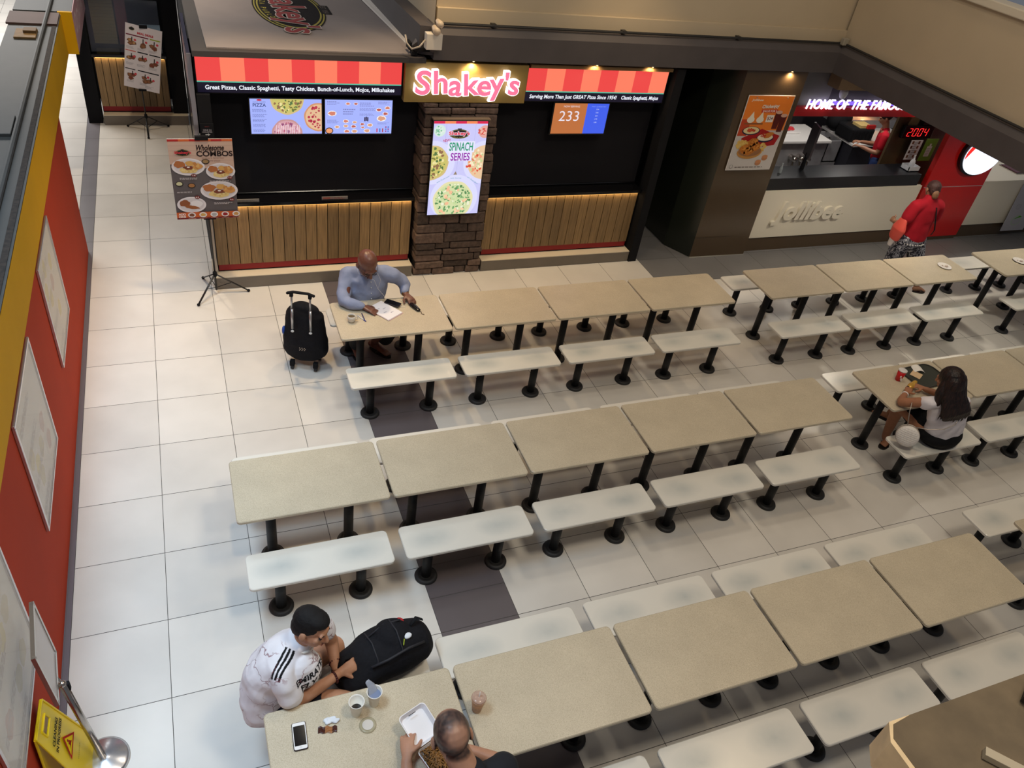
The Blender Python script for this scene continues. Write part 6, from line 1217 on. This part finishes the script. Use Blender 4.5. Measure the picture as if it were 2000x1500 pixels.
# ================================================================ banners, signs and stands
def tripod(t, h, feet, r=.010, zc=.26):
    bm = bmesh.new(); tube(bm, [(0, 0, .06), (0, 0, h)], r, 12); obj('pole', bm, black, t, True)
    bm = bmesh.new(); lathe(bm, 0, 0, [(.018, zc - .03), (.022, zc - .02), (.022, zc + .02), (.014, zc + .03)], 16); obj('collar', bm, blackmatte, t, True)
    for f in feet:
        bm = bmesh.new(); loft(bm, [(0, 0, zc), (f[0], f[1], .016)], [(.007, .012), (.007, .012)], (0, 0, 1), 8, caps=False); lg = obj('leg', bm, black, t, True)
        bm = bmesh.new(); ells(bm, (f[0], f[1], .016), .017, .017, .015); obj('rubber_foot', bm, blackmatte, lg, True)
        bm = bmesh.new(); tube(bm, [(0, 0, .09), (f[0] * .5, f[1] * .5, zc * .5 + .008)], .004, 6); obj('brace', bm, blackmatte, lg, True)
t = thing('standing_banner', 'Wholesome Combos food board on a black tripod at the storefront corner', 'banner', (1.24, .50, 0)); tripod(t, 1.80, ((.33, .01), (-.20, -.20), (-.12, .34)))
t.children[0].name = 'pole'
random.seed(55); X0, X1, Z0, Z1 = -.295, .285, .935, 1.76; W_, H_ = X1 - X0, Z1 - Z0
obj('board', B(X0, X1, -.035, -.025, Z0, Z1), mat('board_white', (222, 216, 212), .5), t); obj('top_clip', B(-.05, .07, -.045, -.015, Z1 - .012, Z1 + .03, .004), blackmatte, t); obj('bottom_clip', B(-.05, .07, -.045, -.015, Z0 - .015, Z0 + .012, .004), blackmatte, t)
a = Art(); a.rect(0, 0, W_, H_, (92, 86, 88), 0); a.poly([(0, H_ * .70), (W_, H_ * .60), (W_, H_), (0, H_)], (196, 168, 152), .3)
for k in range(4): a.rect(0, H_ * (.74 + k * .06), W_, H_ * (.742 + k * .06), (160, 132, 120), .5)
for i in range(6): a.rect(W_ * i / 6, H_ - .022, W_ * (i + 1) / 6, H_ - .0, ((176, 40, 36), (206, 100, 50))[i % 2], 1)
badge(a, .125, H_ - .135, .065, .032, 1); a.text("Shakey's", .125, H_ - .133, .15, .034, (200, 60, 70), 5, bold=.04)
a.text('Wholesome', .375, H_ - .085, .25, .06, (30, 16, 16), 2, bold=.025, shear=.35, rot=.0); a.text('COMBOS', .41, H_ - .145, .33, .055, (34, 20, 20), 2, bold=.03); a.text("Shakey's favorites", .39, H_ - .19, .2, .022, (150, 120, 110), 2); a.text('in one plate!', .39, H_ - .218, .13, .02, (150, 120, 110), 2)
def dish(cx, cy, rx, ry, L, kind):
    a.disc(cx, cy, rx, ry, (222, 218, 222), L); a.disc(cx, cy, rx * .86, ry * .84, (206, 202, 206), L + .2)
    if kind == 'rice':
        a.disc(cx + rx * .35, cy + ry * .1, rx * .4, ry * .45, (226, 224, 226), L + .5, wob=.08); a.disc(cx - rx * .45, cy + ry * .2, rx * .36, ry * .42, (140, 82, 48), L + .6, wob=.12); a.disc(cx + .0, cy - ry * .3, rx * .5, ry * .22, (150, 88, 44), L + .8, rot=-.2, wob=.12)
    else:
        a.disc(cx - rx * .0, cy - ry * .35, rx * .55, ry * .4, (220, 196, 130), L + .5, wob=.1); a.scatter(cx, cy - ry * .3, rx * .4, [(226, 206, 150), (206, 176, 110)], 30, .010, L + .6, ry=ry * .3); a.disc(cx, cy - ry * .1, rx * .3, ry * .22, (120, 60, 40), L + 1.3, wob=.15); a.disc(cx, cy - .002, rx * .09, ry * .08, (230, 220, 214), L + 1.6)
        a.disc(cx - rx * .52, cy + ry * .3, rx * .34, ry * .38, (172, 106, 60), L + 1.4, wob=.12); a.disc(cx + rx * .1, cy + ry * .4, rx * .26, ry * .28, (206, 160, 90), L + 1.5, wob=.1); a.disc(cx + rx * .55, cy + ry * .05, rx * .32, ry * .34, (206, 150, 84), L + 1.6, wob=.1); a.scatter(cx + rx * .5, cy + ry * .2, rx * .26, [(190, 130, 70), (214, 170, 104)], 14, .014, L + 1.8, ry=ry * .3)
dish(.16, .55, .15, .088, 2, 'x'); dish(.45, .50, .135, .085, 3, 'x'); dish(.42, .30, .175, .10, 4, 'x'); dish(.15, .155, .135, .085, 5, 'rice')
for x, y, s in ((.165, .345, '7.8'), (.0, .0, ''),): pass
for x, y, s in ((.20, .465, '7.8'), (.53, .435, '7.5'), (.53, .20, '9.5'), (.21, .235, '6.9')): a.disc(x, y, .024, .017, (110, 24, 26), 7.5); a.text(s, x, y, .03, .014, (230, 224, 220), 8, bold=.02)
for x, y, c in ((.32, .60, (150, 120, 80)), (.06, .375, (200, 200, 160)), (.17, .355, (160, 112, 66))): a.disc(x, y, .036, .026, (40, 32, 30), 2); a.disc(x, y + .002, .028, .019, c, 2.5)
for x0, y0, x1, y1 in ((.07, .425, .27, .447), (.34, .395, .56, .41), (.03, .285, .22, .3), (.36, .155, .54, .18)): a.lines(x0, y0, x1, y1, 2, (190, 184, 186), 7)
a.rect(0, 0, W_, .075, (196, 92, 40), 7); a.rect(0, 0, W_, .018, (110, 24, 30), 7.3); a.text('ADD', .05, .055, .065, .022, (240, 230, 224), 8, bold=.04); a.text('ONS', .05, .028, .065, .022, (240, 230, 224), 8, bold=.04)
for k in range(5):
    x = .14 + k * .105; a.disc(x, .045, .036, .028, (226, 222, 222), 8); a.disc(x, .045, .024, .017, ((120, 70, 44), (206, 164, 90), (170, 170, 172), (150, 30, 36), (200, 150, 84))[k], 8.5, wob=.1); a.lines(x - .035, .006, x + .035, .012, 1, (220, 180, 160), 8.5, ragged=0)
a.build('food_print', PRINT, (X0, -.0358, Z0), (1, 0, 0), (0, 0, 1), t, step=.0014)
# second banner in the far aisle
t = thing('menu_board', 'white menu board of meal pictures on a tripod in the far side aisle', 'banner', (.645, 4.98, 0)); tripod(t, 1.45, ((.28, .26), (-.27, .26), (0, -.2)), .009)
random.seed(56); bm = bmesh.new(); yy = .30; X0, X1, Z0, Z1 = -.235, .215, .66, 1.52; W_, H_ = X1 - X0, Z1 - Z0
ang = math.radians(9); O_ = V((-.22, -.02, .70)); UU = V((math.cos(ang), -.2, -.17)).normalized(); VV = V((-.0, 0, 1)); VV = (VV - UU * VV.dot(UU)).normalized(); W_, H_ = .46, .86
quad_slab(bm, [O_, O_ + UU * W_, O_ + UU * W_ + VV * H_, O_ + VV * H_], V((0, .008, 0))); obj('board', bm, mat('board_white', 0), t)
a = Art(); a.rect(0, 0, W_, H_, (222, 214, 216), 0); badge(a, .08, H_ - .06, .035, .022, 1); a.text('MEAL DEALS', .25, H_ - .10, .2, .03, (190, 40, 60), 2, bold=.05)
for (x0, y0, x1, y1, c) in ((.01, H_ - .15, .29, H_ - .135, (110, 20, 50)), (.31, H_ - .15, .44, H_ - .135, (150, 170, 30)), (.01, .50, .14, .512, (200, 90, 80)), (.16, .50, .29, .515, (20, 20, 30)), (.31, .50, .45, .515, (20, 20, 30)), (.01, .25, .14, .262, (20, 20, 30)), (.17, .25, .44, .265, (20, 20, 30))): a.rect(x0, y0, x1, y1, c, 1)
for (x, y) in ((.08, .62), (.22, .62), (.36, .62), (.08, .40), (.22, .40), (.37, .39), (.10, .16), (.26, .15), (.33, .12)):
    for q in range(3): xx, y2 = x + random.uniform(-.03, .03), y + random.uniform(-.03, .03); a.disc(xx, y2, .034, .026, (120, 84, 60), 1 + q * .2, wob=.15); a.disc(xx, y2 + .003, .022, .016, random.choice(((150, 96, 60), (186, 140, 90), (130, 60, 44))), 1.1 + q * .2, wob=.2)
    a.rect(x + .0, y + .02, x + .012, y + .075, (30, 22, 26), 2); a.disc(x + .045, y + .04, .016, .016, (206, 70, 80), 2.2); a.lines(x - .06, y - .085, x + .05, y - .05, 3, (170, 164, 170), 1)
a.build('menu_print', PRINT, O_ - V((0, .0008, 0)), UU, VV, t)
bm = bmesh.new(); pc = O_ + UU * .22 + VV * (H_); box(bm, pc.x - .05, pc.x + .05, pc.y - .015, pc.y + .02, pc.z - .02, pc.z + .02, .003); pc = O_ + UU * .24; box(bm, pc.x - .05, pc.x + .05, pc.y - .015, pc.y + .02, pc.z - .015, pc.z + .012, .003); obj('clip', bm, blackmatte, t)

# chrome sign stand and yellow wet floor sign at the lower left
ch = mat('chrome_steel', (176, 168, 160), .18, metal=.95)
t = thing('sign_stand', 'chrome pedestal sign stand with a framed panel beside the red wall', 'sign stand', (.215, -4.50, 0))
bm = bmesh.new(); lathe(bm, 0, 0, [(.140, 0), (.142, .008), (.125, .022), (.04, .036), (.03, .040)], 48); obj('base', bm, mat('brushed_base', (200, 200, 204), .25, metal=.85), t, True)
bm = bmesh.new(); tube(bm, [(0, 0, .036), (-.055, -.005, .86)], .020, 20); ells(bm, (-.056, -.005, .865), .021, .021, .02); obj('post', bm, ch, t, True)
obj('black_clip', B(-.045, -.025, -.012, .012, .80, .86, .003), blackmatte, t)
A_, B_, C_, D_ = V((.075, -4.235, 1.22)), V((.125, -4.575, 1.22)), V((.155, -4.655, .93)), V((.125, -4.345, .93)); loc = V((.215, -4.50, 0)); A_, B_, C_, D_ = A_ - loc, B_ - loc, C_ - loc, D_ - loc
B_ = A_ + (C_ - D_) * 1.08; bm = bmesh.new(); nn = (B_ - A_).cross(D_ - A_).normalized()
if nn.x < 0: nn = -nn
for p, q in ((A_, B_), (B_, C_), (C_, D_), (D_, A_)): obox(bm, (p + q) / 2, q - p, nn, (q - p).cross(nn), (q - p).length / 2 + .008, .010, .011)
fr = obj('panel_frame', bm, ch, t); bm = bmesh.new(); quad_slab(bm, [A_, B_, C_, D_], nn * .006); obj('panel', bm, mat('grey_white_panel', (186, 178, 174), .25), t)
bm = bmesh.new(); tube(bm, [(-.055, -.005, .85), (C_ + D_) / 2], .010, 8); obj('bracket', bm, ch, t, True)
t = thing('wet_floor_sign', 'yellow Cleaning in Progress floor sign leaning by the chrome stand', 'floor sign', (.0, 0, 0)); yl = mat('yellow_plastic', (232, 200, 20), .4)
TL, TR, BR, BL = V((.000, -4.385, .585)), V((-.010, -4.62, .585)), V((.165, -4.69, .012)), V((.165, -4.345, .012))
def face(P0, P1, P2, P3, t_): # top-left, top-right, bottom-right, bottom-left with a handle hole
    bm = bmesh.new(); L = lambda u, v: (P3 + (P2 - P3) * u) * (1 - v) + (P0 + (P1 - P0) * u) * v
    us, vs = [0, .28, .72, 1], [0, .84, .93, 1]; n_ = (P1 - P0).cross(P3 - P0).normalized() * t_
    for i in range(3):
        for j in range(3):
            if i == 1 and j == 1: continue
            quad_slab(bm, [L(us[i], vs[j]), L(us[i + 1], vs[j]), L(us[i + 1], vs[j + 1]), L(us[i], vs[j + 1])], n_)
    for (a1, b1, a2, b2) in ((0, 0, 0, 1), (1, 0, 1, 1), (0, 1, 1, 1), (.28, .84, .72, .84), (.28, .93, .72, .93), (.28, .84, .28, .93), (.72, .84, .72, .93)): tube(bm, [L(a1, b1) - n_ * .3, L(a2, b2) - n_ * .3], .006, 6)
    return bm, L, n_
bm, L, n_ = face(TL, TR, BR, BL, -.006); obj('front_leaf', bm, yl, t)
bm2, L2, n2 = face(TL + V((-.004, 0, 0)), TR + V((-.004, 0, 0)), V((-.015, -4.70, .012)), V((-.005, -4.36, .012)), .006)
obj('rear_leaf', bm2, yl, t)
UU = (L(1, .5) - L(0, .5)).normalized(); VV = (L(.5, 1) - L(.5, 0)); VV = (VV - UU * VV.dot(UU)).normalized(); NN = UU.cross(VV)
out = 1 if NN.x > 0 else -1
if out < 0: UU = -UU
a = Art(); a.text('CLEANING', 0, .16, .17, .026, (40, 38, 20), 1, bold=.04); a.text('IN PROGRESS', 0, .12, .20, .026, (40, 38, 20), 1, bold=.04)
a.poly([(-.085, -.03), (.085, -.03), (0, .085)], (176, 40, 30), 1); a.poly([(-.062, -.018), (.062, -.018), (0, .064)], (232, 200, 20), 1.5)
a.disc(.004, .030, .008, .008, (150, 40, 26), 2); a.poly([(-.01, .02), (.012, .022), (.02, -.005), (.03, -.012), (.0, -.006), (-.028, -.012), (-.012, .0)], (150, 40, 26), 2); a.lines(-.05, -.10, .05, -.09, 1, (150, 130, 30), 1)
a.build('sign_print', MATTE, L(.5, .48) + (UU.cross(VV)) * .0075, UU, VV, t)

# ledge of the camera's own floor at the lower right
random.seed(3); bm = bmesh.new(); pts = [(2.50, -6.745, 3.30), (5.0, -6.745, 3.30), (5.0, -7.12, 3.30), (2.415, -7.12, 3.30), (2.415, -6.78, 3.30), (2.44, -6.752, 3.30)]; quad_slab(bm, pts, (0, 0, -.11)); struct('trim_7', bm, mat('dusty_ledge', (104, 90, 70), .8, noise_amt=.22, noise_scale=9, bump=.2, bump_scale=30))
bm = bmesh.new(); quad_slab(bm, [(2.402, -6.785, 3.299), (2.434, -6.744, 3.299), (2.500, -6.7445, 3.299), (2.44, -6.752, 3.299), (2.415, -6.78, 3.299), (2.415, -7.12, 3.299), (2.402, -7.12, 3.299)], (0, 0, -.11)); struct('trim_8', bm, mat('cream_edge', (226, 200, 158), .6, noise_amt=.1, noise_scale=20))
t = thing('floodlight', 'dark floodlight with wires standing on the dusty ledge at the lower right', 'lamp', (2.835, -6.82, 3.30)); bm = bmesh.new(); obox(bm, (.03, .01, .03), (1, .5, 0), (-.5, 1, 0), (0, 0, 1), .045, .035, .03); obj('housing', bm, mat('old_black', (40, 36, 28), .7, noise_amt=.2, noise_scale=40), t)
bm = bmesh.new(); tube(bm, [(-.02, -.03, .006), (0, -.06, .02), (.03, -.05, .03)], .004, 8); obj('bracket', bm, mat('rusty_metal', (110, 66, 40), .6), t, True)
bm = bmesh.new(); rnd = random.Random(8)
for k in range(9): tube(bm, [(-.10 + rnd.uniform(-.02, .02), -.10 + rnd.uniform(-.01, .01), .006), (-.05, -.09 + rnd.uniform(-.02, .02), .012 + rnd.random() * .01), (.02, -.06 + rnd.uniform(-.02, .02), .02)], .0014, 5)
obj('wires', bm, mat('dirty_wires', (84, 74, 48), .6), t, True)
t = thing('cable_channel', 'short pale cable channel on the dusty ledge beside the floodlight wires', 'bracket', (2.62, -6.90, 3.30), math.radians(-50)); bm = bmesh.new(); box(bm, -.035, .05, -.012, .012, 0, .018, .001); obj('channel', bm, mat('pale_channel', (176, 164, 142), .5), t)
